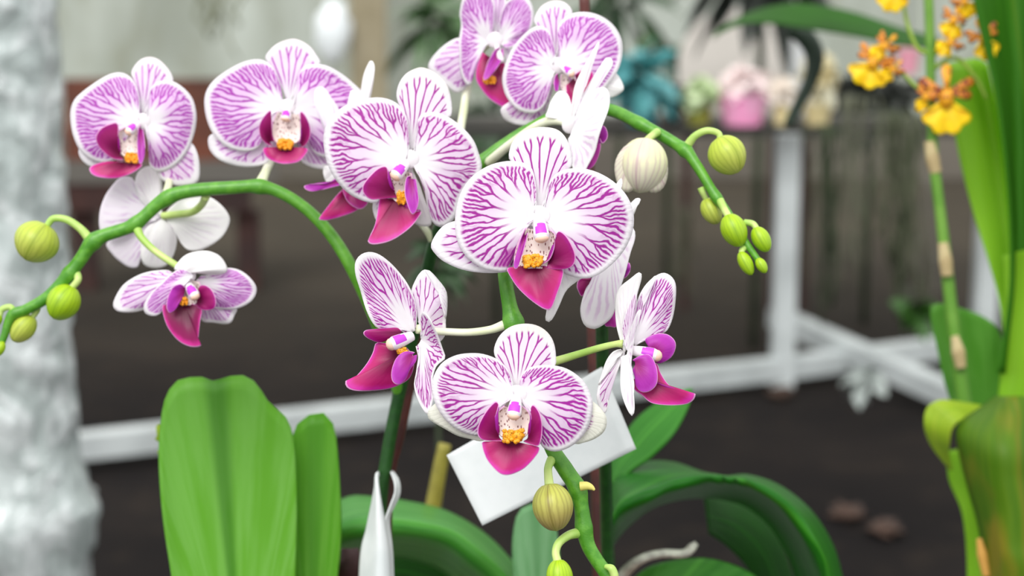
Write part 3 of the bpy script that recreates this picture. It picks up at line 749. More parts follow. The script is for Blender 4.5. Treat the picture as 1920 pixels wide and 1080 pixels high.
ribbon('leaf', [[(620, 1075, 1.03), (720, 1015, 1.03), (820, 1030, 1.03), (900, 1090, 1.03)], [(620, 1200, 1.02), (720, 1130, 1.02), (820, 1150, 1.02), (900, 1200, 1.02)]], M_leafD, plant1)

# bark at the crown, pot, and the wrap round the stem
mb = MB(); mb.ball(P(652, 1062, .90), .009, .009, .010, wob=.3); mb.build('stem_stub', flat('dark_bark', (52, 26, 26), .8, bmp=.4), plant1)

# ================================================================== PLANT 2: right plant with the hanging stem in front
A2 = P(1180, 1300, 0.88)
plant2 = empty('orchid_plant', A2, 'striped moth orchid with dark arching leaves at right and one stem hanging down in front', 'orchid')
stem('flower_stem', [(1150, 1300, .88, 12), (1140, 1080, .87, 12), (1136, 900, .85, 12), (1130, 700, .82, 12), (1126, 560, .79, 12), (1110, 460, .763, 12)], plant2, M_stemdk)
stem('flower_stem', [(1110, 460, .763, 12), (1105, 440, .76, 12), (1050, 372, .735, 12), (990, 370, .72, 12), (955, 410, .71, 13), (945, 470, .705, 13), (947, 520, .70, 13), (955, 570, .70, 14), (964, 610, .70, 17), (985, 680, .70, 14), (1005, 760, .705, 14), (1034, 838, .70, 14), (1060, 880, .70, 15.5), (1082, 915, .70, 15.5), (1090, 950, .70, 14), (1095, 990, .70, 15), (1104, 1025, .70, 13.5), (1124, 1058, .70, 13), (1145, 1085, .70, 13), (1170, 1120, .70, 12)],
     plant2, M_stem, bumps=[nodeb(962, 604, .25, 16), nodeb(1088, 918, .18, 16), nodeb(1092, 990, .15, 16), nodeb(1140, 1080, .15, 14)], n=240)
mb = MB(); tubepx(mb, [(1088, 912, .6945, 9), (1100, 911, .694, 8), (1109, 914, .6935, 5.5), (1115, 919, .693, 2)], seg=12); mb.build('bract', flat('bract_yellow', (216, 206, 110), .5), plant2)
mb = MB(); tubepx(mb, [(1134, 1062, .695, 4), (1146, 1066, .694, 8), (1152, 1078, .694, 8), (1156, 1095, .694, 5)], seg=12); mb.build('bract', M_pedg, plant2)

# ---- flower: large one in the centre (absolute pixels)
f = FL(plant2, 0.68, 0, 0, 1.0, (1010, 405), pedicel=[(1010, 405, .682, 7), (1012, 390, .70, 7), (1010, 375, .718, 8)])
f.sepal([(1003, 385), (1004, 350), (998, 325), (978, 308), (955, 300), (958, 272), (972, 252), (992, 242), (1017, 238), (1045, 243), (1062, 260), (1071, 285), (1072, 312), (1050, 320), (1032, 335), (1024, 360), (1020, 388)], (1011, 402), M_dor)
f.sepal([(985, 440), (940, 430), (880, 415), (850, 415), (826, 428), (808, 458), (816, 476), (835, 492), (872, 507), (920, 512), (962, 506), (975, 480)], (1000, 425), M_sep, D=[-6, -10, -12, -10, -6])
f.sepal([(1045, 450), (1110, 460), (1105, 510), (1084, 526), (1062, 545), (1048, 575), (1036, 598), (1028, 604), (1022, 596), (1034, 572), (1046, 545), (1052, 515), (1030, 470)], (1030, 445), M_white, M_white, D=[-6, -24, -10, -20, -6])
f.petal([(1001, 398), (1006, 365), (1003, 335), (996, 314), (978, 304), (950, 302), (915, 311), (882, 334), (861, 368), (853, 410), (857, 450), (874, 481), (904, 503), (930, 509), (952, 507), (957, 475), (962, 450), (980, 428), (998, 415)], (1004, 406), M_pet_bl, D=[4, -6, -18, -10, 8])
f.petal([(1019, 398), (1026, 368), (1030, 342), (1048, 322), (1080, 315), (1115, 321), (1150, 340), (1176, 368), (1188, 400), (1186, 435), (1170, 470), (1145, 498), (1118, 517), (1093, 522), (1062, 515), (1048, 500), (1056, 478), (1050, 450), (1038, 430), (1022, 416)], (1016, 406), M_pet[0], D=[4, -6, -18, -12, 4])
f.throat([(988, 428), (970, 460), (966, 500), (1000, 503), (1030, 500), (1045, 470), (1040, 440), (1020, 428)], (1005, 430))
f.lip([(975, 502), (951, 503), (960, 524), (974, 543), (998, 565), (1022, 580), (1034, 578), (1044, 553), (1053, 527), (1055, 505), (1030, 502)], (1002, 497), D=[6, 14, 30, 14, 6])
f.side([(986, 428), (978, 445), (968, 475), (963, 500), (970, 503), (978, 480), (985, 455), (989, 436)], (984, 440), M_sidep, dz=24, D=[10, 16, 10])
f.side([(1012, 498), (1030, 488), (1039, 468), (1042, 448), (1048, 433), (1063, 444), (1077, 471), (1078, 490), (1068, 502), (1045, 505), (1025, 503)], (1026, 490), tilt=(10, 0))
f.callus((999, 489), 19, 14, d=24)
f.column((1011, 412), (1017, 456), 17)

# ---- flower: bottom one (C7)
f = FL(plant2, 0.675, 780, 590, 3.374, (635, 505), pedicel=[(968, 740, .677, 7), (975, 735, .69, 7), (998, 742, .705, 8)])
f.sepal([(612, 460), (600, 390), (560, 330), (512, 288), (493, 240), (500, 190), (530, 132), (580, 86), (640, 62), (710, 57), (770, 70), (822, 102), (860, 150), (880, 210), (886, 280), (880, 320), (800, 345), (720, 365), (675, 410), (658, 465)], (635, 500), M_dor, tilt=(0, 0))
f.sepal([(580, 560), (380, 500), (180, 530), (90, 590), (74, 645), (110, 682), (180, 722), (260, 766), (340, 786), (430, 796), (530, 700)], (610, 550), M_sepg, dz=-16)
f.sepal([(680, 560), (900, 500), (1100, 540), (1190, 620), (1207, 680), (1190, 740), (1130, 786), (1060, 810), (1000, 815), (880, 740)], (660, 550), M_sepg, dz=-16)
f.petal([(615, 500), (606, 440), (592, 370), (560, 320), (520, 285), (470, 262), (420, 248), (370, 243), (290, 248), (230, 265), (170, 300), (130, 350), (105, 410), (98, 470), (110, 530), (140, 600), (190, 670), (250, 720), (320, 755), (395, 768), (430, 745), (450, 690), (490, 620), (540, 570), (595, 535)], (622, 512), M_pet[1], D=[4, -6, -18, -12, 6])
f.petal([(655, 500), (655, 450), (664, 390), (700, 345), (750, 325), (820, 318), (880, 322), (950, 340), (1010, 375), (1065, 425), (1100, 490), (1119, 560), (1112, 640), (1090, 710), (1050, 775), (990, 828), (930, 857), (880, 866), (830, 857), (788, 822), (782, 760), (780, 690), (755, 630), (715, 580), (672, 540)], (648, 512), M_pet_low, D=[4, -6, -18, -12, 6])
f.throat([(560, 580), (520, 620), (505, 700), (540, 770), (615, 800), (690, 770), (725, 700), (710, 620), (670, 580)], (615, 590), dz=6)
f.lip([(520, 806), (425, 803), (418, 830), (428, 870), (450, 920), (490, 970), (530, 1005), (570, 1016), (620, 1006), (680, 976), (730, 930), (770, 880), (782, 850), (772, 835), (700, 822)], (605, 800), D=[6, 14, 30, 14, 6])
f.side([(548, 797), (490, 797), (422, 790), (393, 760), (394, 710), (420, 650), (460, 590), (502, 550), (520, 565), (512, 600), (500, 650), (496, 700), (520, 750)], (528, 775), tilt=(-8, 0))
f.side([(680, 800), (720, 818), (770, 829), (787, 800), (796, 740), (795, 680), (780, 620), (752, 577), (735, 572), (726, 600), (733, 650), (735, 700), (715, 750)], (705, 780), tilt=(8, 0))
f.callus((615, 768), 68, 46, d=26)
f.column((636, 530), (613, 668), 52)

# ---- flower: left side view (C6)
f = FL(plant2, 0.695, 620, 460, 3.175, (515, 500), pedicel=[(782, 617, .695, 9), (800, 620, .697, 7), (835, 622, .70, 7), (880, 623, .70, 7), (920, 618, .70, 7.5), (945, 609, .70, 9)])
f.sepal([(520, 440), (484, 300), (482, 260), (505, 205), (530, 165), (560, 144), (590, 170), (640, 232), (688, 295), (693, 370), (686, 450), (686, 520), (665, 562), (645, 572), (625, 540), (560, 480)], (530, 500), M_sep, D=[-6, -10, 0, -20, -10], dz=-16,
        extra=[([(562, 144), (592, 152), (642, 205), (688, 270), (696, 340), (690, 420), (680, 440), (655, 340), (612, 255), (585, 190)], (640, 280), dict(bulge=4, D=-4, ns=24, nr=6, d0=4))])
f.petal([(440, 520), (400, 495), (370, 490), (290, 496), (250, 462), (212, 380), (180, 280), (150, 180), (147, 105), (175, 60), (225, 40), (280, 50), (340, 90), (400, 150), (452, 222), (487, 290), (506, 350), (510, 420), (505, 490)], (490, 515), M_pet[2], dz=-4, D=[0, 30, 40, 10, 0])
f.petal([(510, 600), (525, 680), (515, 760), (500, 830), (513, 900), (545, 970), (580, 1006), (600, 950), (608, 900), (602, 810), (628, 720), (680, 672), (665, 620), (640, 550), (610, 480), (580, 425), (552, 398), (537, 410), (536, 470), (540, 530)], (535, 565), M_pet[1], dz=14, D=[0, 26, 40, 30, 20, 40, 10])
f.side([(420, 510), (395, 490), (340, 492), (270, 497), (210, 505), (194, 525), (215, 550), (260, 572), (300, 578), (350, 560), (410, 530)], (420, 520), M_side, dz=10, D=[0, 10, 0])
f.lip([(400, 590), (310, 580), (268, 582), (250, 640), (210, 710), (150, 780), (105, 812), (92, 797), (87, 828), (110, 856), (170, 868), (260, 866), (340, 856), (410, 832), (470, 790), (495, 720), (490, 660), (450, 610)], (420, 650), dz=4, D=[0, 0, 20, 0, 10])
f.callus((425, 630), 38, 22, d=30, lobes=False)
f.column((485, 540), (330, 602), 48, d0=14, d1=34, core=False)
f.side([(500, 640), (450, 631), (410, 650), (380, 690), (362, 750), (364, 800), (385, 826), (415, 826), (450, 792), (472, 742), (508, 690), (513, 652)], (485, 655), M_sidep, dz=34, D=[0, 10, 0])

# ---- flower: right side view (C8)
f = FL(plant2, 0.695, 1000, 480, 3.176, (560, 550), pedicel=[(1168, 645, .696, 8), (1155, 645, .697, 6), (1125, 652, .70, 6.5), (1085, 664, .705, 7), (1042, 677, .706, 8), (990, 690, .70, 9)], pmat=M_pedg)
f.sepal([(535, 560), (515, 500), (495, 420), (487, 330), (492, 240), (515, 185), (570, 140), (632, 97), (646, 125), (630, 190), (608, 260), (590, 340), (570, 440), (555, 520)], (548, 570), M_white, M_white, dz=-6, D=[0, 0, 10, 0, 0],
        )
f.sepal([(548, 520), (528, 430), (545, 340), (580, 250), (614, 188), (618, 250), (610, 330), (598, 400), (572, 460), (560, 510)], (555, 560), M_sep, M_white, dz=2, D=[0, 8, 0])
f.petal([(590, 500), (592, 420), (604, 340), (622, 262), (652, 200), (700, 140), (750, 106), (790, 102), (830, 130), (850, 180), (846, 280), (830, 370), (800, 440), (762, 465), (700, 478), (665, 502), (630, 520)], (600, 530), M_pet[2], dz=-14, D=[0, 10, -16, -20, 0],
        extra=[([(612, 285), (650, 200), (700, 140), (735, 112), (712, 180), (680, 250), (640, 320), (615, 380)], (620, 320), dict(bulge=3, D=8, ns=24, nr=6, d0=6))])
f.sepal([(525, 560), (480, 570), (440, 620), (410, 700), (385, 780), (378, 850), (395, 910), (422, 943), (437, 900), (450, 830), (468, 740), (500, 680), (530, 620)], (545, 575), M_sep, M_white, dz=-8, D=[0, 10, 0],
        extra=[([(520, 556), (480, 568), (440, 618), (408, 700), (384, 770), (400, 760), (440, 680), (480, 620), (520, 590)], (530, 570), dict(bulge=3, D=10, ns=24, nr=6, d0=4))])
f.petal([(520, 600), (518, 690), (520, 780), (540, 870), (580, 949), (598, 930), (597, 840), (602, 760), (585, 660), (590, 580), (598, 520), (610, 430), (640, 318), (618, 335), (590, 400), (560, 470), (535, 530)], (558, 575), M_back, M_back, dz=22, D=[0, 10, 30, 10, 20, 30, 0])
f.side([(700, 560), (665, 502), (700, 474), (750, 461), (802, 468), (840, 500), (849, 540), (830, 592), (790, 626), (738, 641), (705, 605)], (705, 580), M_sidep, dz=-2, D=[0, -6, 0])
f.lip([(690, 640), (735, 640), (760, 700), (800, 760), (850, 800), (910, 832), (950, 820), (966, 816), (958, 852), (920, 880), (850, 889), (760, 886), (700, 872), (650, 830), (600, 790), (590, 730)], (640, 720), dz=4, D=[0, 10, 10, 20, 10])
f.column((590, 560), (768, 602), 46, d0=14, d1=20, core=False)
f.side([(590, 620), (640, 592), (690, 588), (722, 630), (739, 690), (736, 760), (700, 802), (650, 812), (612, 780), (602, 720), (590, 680)], (605, 640), M_sidep, dz=30, D=[0, 12, 0])

# ---- flower: pale one turned away behind the centre flower (C4)
f = FL(plant2, 0.725, 780, 220, 2.7, (1000, 640), pedicel=[(1150, 457, .727, 7), (1140, 470, .75, 7), (1128, 530, .785, 8)])
f.sepal([(1020, 500), (1080, 440), (1115, 410), (1138, 416), (1120, 450), (1104, 490), (1060, 560)], (1000, 600), M_white, M_white)
f.sepal([(950, 500), (985, 400), (1015, 335), (1040, 308), (1042, 335), (1020, 400), (1000, 520)], (980, 600), M_white, M_white)
f.petal([(980, 560), (1040, 500), (1100, 560), (1110, 610), (1085, 690), (1062, 780), (1040, 850), (1020, 920), (995, 1005), (950, 1050), (900, 1072), (852, 1050), (832, 980), (848, 900), (888, 820), (930, 700)], (985, 600), M_back, M_back2, dz=10, D=[0, 0, 20, 20, 0])
f.side([(1030, 780), (1060, 740), (1080, 738), (1086, 770), (1066, 805), (1040, 820)], (1020, 800), M_sidep, dz=-8)
f.lip([(950, 960), (955, 1050), (985, 1060), (1014, 1060), (1016, 1010), (1000, 960)], (970, 940), M_lipb, dz=-8)
f.side([(880, 815), (830, 820), (815, 850), (822, 880), (840, 905), (870, 860)], (900, 830), M_side, dz=-10)

# ---- buds of plant 2 (crop 960,840 scale 4.5)
bud(plant2, (1029, 906), (1044, 996), 38, .69, M_budo, tail=[(1030, 910, .69, 9), (1028, 890, .692, 8), (1028, 876, .694, 7.5), (1034, 862, .698, 9)], tmat=M_pedg, rot=.35)
bud(plant2, (1046, 1048), (1052, 1120), 25, .688, M_budg, tail=[(1046, 1054, .688, 8), (1042, 1036, .69, 7.5), (1048, 1018, .692, 8), (1066, 1004, .695, 8.5), (1086, 999, .70, 10)], tmat=M_pedg, rot=.1)

# ---- leaves of plant 2
ribbon('leaf', [[(1120, 1010, .94), (1150, 905, .97), (1200, 868, 1.0), (1260, 865, 1.02), (1320, 885, 1.02), (1360, 892, 1.0), (1400, 889, .98), (1460, 908, .98), (1520, 955, .99), (1562, 1020, 1.0), (1582, 1090, 1.0), (1590, 1160, 1.0)],
                [(1130, 1030, .90), (1160, 955, .90), (1215, 928, .90), (1270, 905, .90), (1330, 893, .90), (1365, 897, .90), (1400, 903, .90), (1455, 932, .90), (1505, 985, .90), (1540, 1050, .91), (1555, 1100, .92), (1565, 1160, .93)],
                [(1130, 1070, .95), (1160, 1010, .95), (1215, 960, .96), (1270, 940, .96), (1330, 935, .97), (1365, 940, .98), (1400, 952, .99), (1440, 985, .99), (1470, 1030, .99), (1490, 1080, .99), (1500, 1130, 1.0), (1500, 1180, 1.0)]], leaf_mat('leaf_deep_green', (30, 108, 20), (44, 128, 28), (70, 150, 36), trans=0.3), plant2, n=60, w=20)
ribbon('leaf', [[(1320, 930, 1.03), (1400, 950, 1.03), (1460, 1010, 1.03), (1500, 1120, 1.03)], [(1330, 1000, 1.02), (1370, 1030, 1.02), (1410, 1080, 1.02), (1430, 1160, 1.02)]], M_leafD, plant2)
ribbon('leaf', [[(1150, 1260, .985), (1140, 1080, .985), (1136, 960, .985), (1146, 865, .985), (1185, 794, .985), (1235, 752, .985), (1280, 731, .985), (1297, 727, .985)], [(1160, 1260, .975), (1148, 1080, .975), (1148, 960, .975), (1172, 893, .97), (1220, 856, .965), (1262, 812, .965), (1290, 762, .975), (1298, 729, .985)]], [M_leafM], plant2, n=60)
leaf_sheet(plant2, [(1150, 1140), (1200, 1075), (1260, 1052), (1330, 1048), (1400, 1070), (1440, 1110), (1400, 1150)], (1180, 1200), .95, M_leafM, ns=30)
leaf_sheet(plant2, [(970, 1200), (965, 1080), (964, 1000), (972, 960), (1000, 945), (1030, 955), (1045, 1000), (1048, 1080), (1050, 1200)], (1010, 1240), .93, M_leafP, ns=30)
mb = MB(); tubepx(mb, [(1150, 1120, .93, 12), (1168, 1078, .93, 11), (1200, 1050, .92, 9), (1240, 1038, .92, 8), (1282, 1038, .92, 8), (1298, 1026, .92, 9), (1306, 1018, .92, 5)], seg=14); mb.build('aerial_root', M_rootg, plant2)

# ---- pots, bench under the two plants (below the frame)
BT = plant1.location.z - 0.12
def pot(plant, c, r, h):
    mb = MB(); rows = []
    prof = [(0, 0), (.72, 0), (.74, .01), (.95, .86), (1.06, .86), (1.06, 1.0), (.98, 1.0), (.92, .9), (0, .9)]
    for a, b in prof: rows.append([Vector((c[0] + r * a * math.cos(t * math.tau / 36), c[1] + r * a * math.sin(t * math.tau / 36), BT + h * b)) for t in range(36)])
    mb.grid(rows, closed=True, flip=False)
    return mb.build('pot', flat('clay_pot', (150, 82, 56), .8, .1, 40, rgb2=(132, 70, 48)), plant)
pot(plant1, (P(560, 1260, .86).x, P(560, 1260, .87).y), .062, .125)
pot(plant2, (P(1180, 1300, .90).x, P(1180, 1300, .90).y), .062, .115)

# ---- stakes and labels
def rod(name, pts, mat, label, cat, seg=14):
    mb = MB(); tubepx(mb, pts, seg=seg); o = mb.build(name, mat); return tag(o, label, cat)
rod('plant_stake', [(722, 1330, .872, 9), (727, 940, .866, 10), (748, 820, .862, 10.5), (768, 720, .858, 11), (790, 600, .852, 11), (806, 520, .85, 11)], M_stake, 'thin brown stake beside the stem above the folded white paper', 'stake')
rod('plant_stake', [(1128, 1330, .90, 13), (1122, 1000, .895, 13), (1118, 800, .89, 12), (1112, 600, .885, 12), (1104, 300, .88, 11), (1095, -20, .87, 10)], M_stake, 'tall brown stake behind the centre flowers and white card', 'stake')
rod('plant_stake', [(740, 1330, 1.05, 15), (796, 1040, 1.05, 15), (812, 950, 1.05, 15), (830, 850, 1.05, 13), (834, 832, 1.05, 12)], M_bamboo, 'short blurred yellow stake left of the tilted white card', 'stake')
mb = MB(); rows = []; c4 = [(838, 853), (905, 985), (1192, 842), (1128, 688)]
for i in range(17):
    v = i / 16; row = []
    for j in range(17):
        u = j / 16
        x = (c4[0][0] * (1 - u) + c4[3][0] * u) * (1 - v) + (c4[1][0] * (1 - u) + c4[2][0] * u) * v
        y = (c4[0][1] * (1 - u) + c4[3][1] * u) * (1 - v) + (c4[1][1] * (1 - u) + c4[2][1] * u) * v
        row.append(P(x, y, .795 + .012 * math.sin(u * 3) - .006 * v + .01 * (u > .9) * (u - .9)))
    rows.append(row)
mb.grid(rows, flip=True)
tag(mb.build('plant_label', M_paper, solid=.0008), 'blank white card tilted behind the bottom striped flower', 'plant label')
# folded paper wrap around the left stem
wrap = empty('paper_wrap', P(710, 1230, .84), 'folded white paper wrapped round the stem beside the light green leaves', 'paper wrap')
ribbon('front_fold', [[(668, 1220, .85), (674, 1050, .85), (686, 990, .85), (700, 920, .845), (703, 890, .842), (710, 882, .855)], [(700, 1220, .825), (708, 1050, .828), (706, 960, .83), (705, 905, .835), (706, 890, .838), (711, 884, .85)],
                      [(738, 1220, .83), (733, 1050, .832), (724, 985, .832), (714, 930, .833), (710, 900, .838), (712, 888, .85)]], M_paper, wrap, thick=.0006)
ribbon('back_fold', [[(728, 1220, .83), (727, 1050, .832), (722, 985, .832), (732, 950, .835), (741, 925, .838), (741, 905, .84), (733, 884, .85)], [(742, 1220, .84), (738, 1050, .84), (731, 975, .84), (741, 950, .842), (751, 925, .845), (749, 900, .85), (737, 882, .86)]], M_paper, wrap, thick=.0006)
# ================================================================== the place behind
rough_floor = None
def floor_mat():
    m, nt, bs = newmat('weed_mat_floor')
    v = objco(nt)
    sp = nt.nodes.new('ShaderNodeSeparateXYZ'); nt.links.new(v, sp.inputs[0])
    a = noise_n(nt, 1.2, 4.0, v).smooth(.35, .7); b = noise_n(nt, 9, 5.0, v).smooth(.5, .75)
    far = (X(nt, sp.outputs[1]) + noise_n(nt, .8, 3.0, v) * 1.5).smooth(4.3, 8.6)      # near shade and brighter far ground painted into the floor colour
    near = mixc(nt, a, srgb(27, 25, 25), srgb(38, 34, 32)); far_lit = mixc(nt, a, srgb(68, 63, 56), srgb(78, 72, 63))
    c = mixc(nt, far, near, far_lit); c = mixc(nt, b * .25, c, srgb(62, 53, 44))
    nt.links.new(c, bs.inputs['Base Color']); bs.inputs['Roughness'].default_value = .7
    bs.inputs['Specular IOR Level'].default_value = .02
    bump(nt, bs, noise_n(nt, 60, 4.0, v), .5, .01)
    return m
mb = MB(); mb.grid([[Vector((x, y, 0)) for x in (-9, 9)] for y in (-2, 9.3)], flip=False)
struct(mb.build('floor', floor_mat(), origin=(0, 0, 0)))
YW = 9.0
zsplit = W(960, 240, YW).z
mb = MB(); mb.box((0, YW + .1, zsplit / 2), (9, .1, zsplit / 2))
struct(mb.build('wall_back_low', flat('kick_board_grey', (112, 106, 96), .8, .3, 3, rgb2=(92, 86, 78)), smooth=False)).name = 'wall_back'
def sheet_mat():
    m, nt, bs = newmat('milky_plastic_sheet')
    v = objco(nt, (1.2, 1, .5)); a = noise_n(nt, 2.2, 4.0, v).smooth(.35, .68); b = noise_n(nt, 7, 3.0, v).smooth(.5, .7)
    c = mixc(nt, a, srgb(158, 164, 152), srgb(186, 193, 184)); c = mixc(nt, b * .4, c, srgb(136, 138, 116))
    nt.links.new(c, bs.inputs['Base Color']); bs.inputs['Roughness'].default_value = .5
    return m
mb = MB(); rows = []
for i in range(12):
    z = zsplit + i * .3
    rows.append([Vector((x * .05 - 9, YW + .05 + .05 * math.sin(x * .35) + .04 * math.sin(x * .13), z)) for x in range(361)])
mb.grid(rows, flip=False)
struct(mb.build('wall_back.001', sheet_mat()))

M_white_metal = flat('white_painted_metal', (196, 202, 202), .35, .2, 8, rgb2=(172, 178, 178))
# long low bench of white pipes
fr = empty('plant_bench', G(1466, 660, 0.02), 'low white pipe bench frame standing on the dark ground behind the orchids', 'bench')
def pipe(name, a, b, w, parent, mat=None):
    mb = MB(); mb.bar(a, b, w); return mb.build(name, mat or M_white_metal, parent, smooth=False)
hA = .05
a = G(-80, 862, hA); b = G(1466, 690, hA); c_ = G(1800, 648, hA)
pipe('rail', a, b, .052, fr); pipe('rail', b, c_, .052, fr)
py_ = b.y
top = W(1470, 252, b.y).z
pipe('leg', Vector((b.x, b.y, 0)), Vector((b.x, b.y, top)), .055, fr)
c2 = G(1842, 648, hA)
pipe('leg', Vector((c2.x, c2.y, 0)), Vector((c2.x, c2.y, top)), .055, fr)
pipe('cross_rail', G(1455, 594, .10), G(1800, 748, .05), .052, fr)
ba = Vector((b.x - .75, b.y + .15, top)); 
pipe('top_rail', Vector((b.x - 1.1, b.y + .2, top)), Vector((c2.x + .3, c2.y, top)), .05, fr, flat('grey_rail', (128, 126, 118), .5))
mb = MB(); _y1 = G(1392, 234, top + .033).y + .25; mb.box(((b.x + c2.x) / 2 - .1, (b.y + .23 + _y1) / 2, top + .02), (1.15, (_y1 - b.y - .23) / 2, .012)); mb.build('table_top', flat('mesh_top_grey', (84, 82, 76), .7, .2, 6, rgb2=(64, 62, 58)), fr, smooth=False)

# rusty wooden bench at the left, further back
yb = 5.6
L = lambda px, py: W(px, py, yb)
wb = empty('wooden_bench', Vector((L(300, 400).x, yb, 0)), 'rusty brown wooden bench in the distance behind the leftmost flowers', 'bench')
M_wood = flat('rust_brown_wood', (112, 58, 38), .7, .25, 5, rgb2=(74, 42, 30), stretch=(1, 1, 4))
M_wood2 = flat('dark_brown_wood', (62, 34, 28), .8, .2, 6, rgb2=(44, 26, 24))
def board(name, x0, y0, x1, y1, mat, dy=0.0, th=.02, parent=None, yy=None):
    p, q = W(x0, y0, yy or yb), W(x1, y1, yy or yb)
    mb = MB(); mb.box(((p.x + q.x) / 2, (p.y + q.y) / 2 + dy, (p.z + q.z) / 2), (abs(q.x - p.x) / 2, th, abs(q.z - p.z) / 2))
    return mb.build(name, mat, parent or wb, smooth=False)
board('top_board', 120, 148, 500, 300, M_wood)
board('middle_board', 120, 300, 520, 342, flat('grey_board', (96, 92, 86), .8), dy=-.01)
board('lower_board', 120, 345, 470, 396, M_wood2)
for px in (150, 460):
    p = L(px, 396); mb = MB(); mb.box((p.x, yb + .06, p.z / 2), (.035, .035, max(p.z, .02) / 2)); mb.build('leg', M_wood2, wb, smooth=False)

# plastic wrapped column at the left
def plast():
    m, nt, bs = newmat('crinkled_clear_wrap')
    v = objco(nt, (1, 1, .7)); n = noise_n(nt, 26, 5.0, v, .6, .8); a = n.smooth(.42, .62)
    c = mixc(nt, a, srgb(178, 188, 186), srgb(214, 220, 220))
    nt.links.new(c, bs.inputs['Base Color']); bs.inputs['Roughness'].default_value = .22
    bs.inputs['Metallic'].default_value = .15; bs.inputs['Coat Weight'].default_value = .6; bs.inputs['Coat Roughness'].default_value = .08
    bump(nt, bs, n, .7, .012)
    return m
yc = 1.75
pc = W(18, 540, yc); r0 = W(128, 540, yc).x - pc.x
mb = MB(); rows = []
z0, z1 = 0.0, 1.75
N = 150
zf = W(120, 930, yc).z
for i in range(N):
    z = z0 + (z1 - z0) * i / (N - 1); row = []
    fl = .019 * math.exp(-((z - zf + .02) / .045) ** 2) + (.012 if z < zf else 0)
    for j in range(120):
        t = j / 120 * math.tau
        q = Vector((math.cos(t) * 1.0, math.sin(t) * 1.0, z * 9))
        n = noise.noise(q * 2.2) * .005 + abs(noise.noise(q * 5.0 + Vector((z * 14, 3, 0)))) * .005 + .006 * math.sin(z * 150 + t * 3 + 4 * noise.noise(q))* noise.noise(q * .9)
        r = r0 * .96 + n + fl * (.7 + .6 * noise.noise(q))
        row.append(Vector((pc.x + r * math.cos(t), yc + r0 * .1 + r * math.sin(t), z)))
    rows.append(row)
mb.grid(rows, closed=True)
tag(mb.build('wrapped_column', plast()), 'silvery crinkled plastic wrapped round a thick column at the left edge', 'column')

# ---- potted things on the far bench top
def lathe_thing(name, px, py0, py1, rpx, y, prof, mats, seed=0, label=None, cat=None, group=None):
    base = W(px, py1, y); topz = W(px, py0, y).z; r = rpx * K * y
    if abs(y - yp) < .1: base.z = top + .033
    e = empty(name, base, label, cat, group)
    mb = MB(); rows = [[Vector((base.x + r * a * math.cos(t * math.tau / 28), y + r * a * math.sin(t * math.tau / 28), base.z + (topz - base.z) * h)) for t in range(28)] for a, h in prof]
    mb.grid(rows, closed=True)
    mb.build('pot', mats, e, smooth=False); return e, base, topz, r
POTP = [(0, 0), (.78, 0), (1.0, .92), (1.06, .92), (1.06, 1.0), (.9, 1.0), (.85, .9), (0, .9)]
def foliage(parent, c, rx, rz, n, mat, ll=.09, name='foliage', wd=.018, seed=1, ry=None, droop=.3):
    rnd = random.Random(seed); mb = MB()
    for i in range(n):
        d = Vector((rnd.uniform(-1, 1), rnd.uniform(-1, 1), rnd.uniform(-.5, 1))).normalized()
        p0 = Vector(c) + Vector((d.x * rx * rnd.uniform(.1, .6), d.y * (ry or rx) * rnd.uniform(.1, .6), d.z * rz * rnd.uniform(.1, .6)))
        d = (d + Vector((0, 0, -droop * rnd.random()))).normalized(); sd = d.cross(Vector((rnd.uniform(-1, 1), rnd.uniform(-1, 1), rnd.uniform(-1, 1)))).normalized(); L_ = ll * rnd.uniform(.6, 1.3)
        rows = []
        for k in range(6):
            t = k / 5; wv = wd * math.sin(math.pi * (t * .86 + .1)); q = p0 + d * (L_ * t) + Vector((0, 0, -droop * L_ * t * t))
            rows.append([q - sd * wv, q + d.cross(sd) * wv * .25, q + sd * wv])
        mb.grid(rows)
    return mb.build(name, mat, parent)
yp = G(1392, 234, top + .033).y; YB = yp + .95
e, bs_, tz, r = lathe_thing('potted_plant', 1205, 165, 222, 34, yp, POTP, flat('teal_pot', (58, 128, 136), .5), label='blurred teal pot with blue green leaves right of the upper flowers', cat='potted plant')
foliage(e, (bs_.x - .01, yp, tz + .03), .045, .06, 60, flat('teal_foliage', (88, 160, 164), .5, .1, 20, rgb2=(60, 130, 130)), .09, seed=3)
e, bs_, tz, r = lathe_thing('plant_pot', 1262, 158, 210, 20, yp + .02, POTP, flat('black_pot', (16, 16, 18), .6), label='small black pot beside the teal pot on the far bench', cat='pot')
e, bs_, tz, r = lathe_thing('potted_plant', 1310, 200, 240, 26, yp, POTP, flat('olive_pot', (150, 150, 62), .6), label='olive yellow pot with pale green leaves left of the pink pot', cat='potted plant')
foliage(e, (bs_.x, yp, tz + .03), .035, .03, 50, flat('pale_green_foliage', (206, 222, 180), .5, .1, 20, rgb2=(180, 200, 150)), .045, seed=5)
e, bs_, tz, r = lathe_thing('potted_plant', 1392, 178, 232, 45, yp, POTP, flat('pink_pot', (252, 160, 206), .5, .1, 20, rgb2=(246, 178, 212)), label='bright pink pot with white blossom on the far bench', cat='potted plant')
foliage(e, (bs_.x, yp, tz + .03), .05, .03, 60, flat('white_blossom', (244, 228, 226), .5), .045, seed=6)
e, bs_, tz, r = lathe_thing('potted_plant', 1464, 198, 234, 15, yp, POTP, flat('cream_pot', (230, 214, 160), .5), label='narrow cream pot right of the pink pot', cat='potted plant')
foliage(e, (bs_.x, yp, tz + .03), .02, .04, 30, flat('cream_blossom', (236, 226, 214), .5), .035, seed=7)
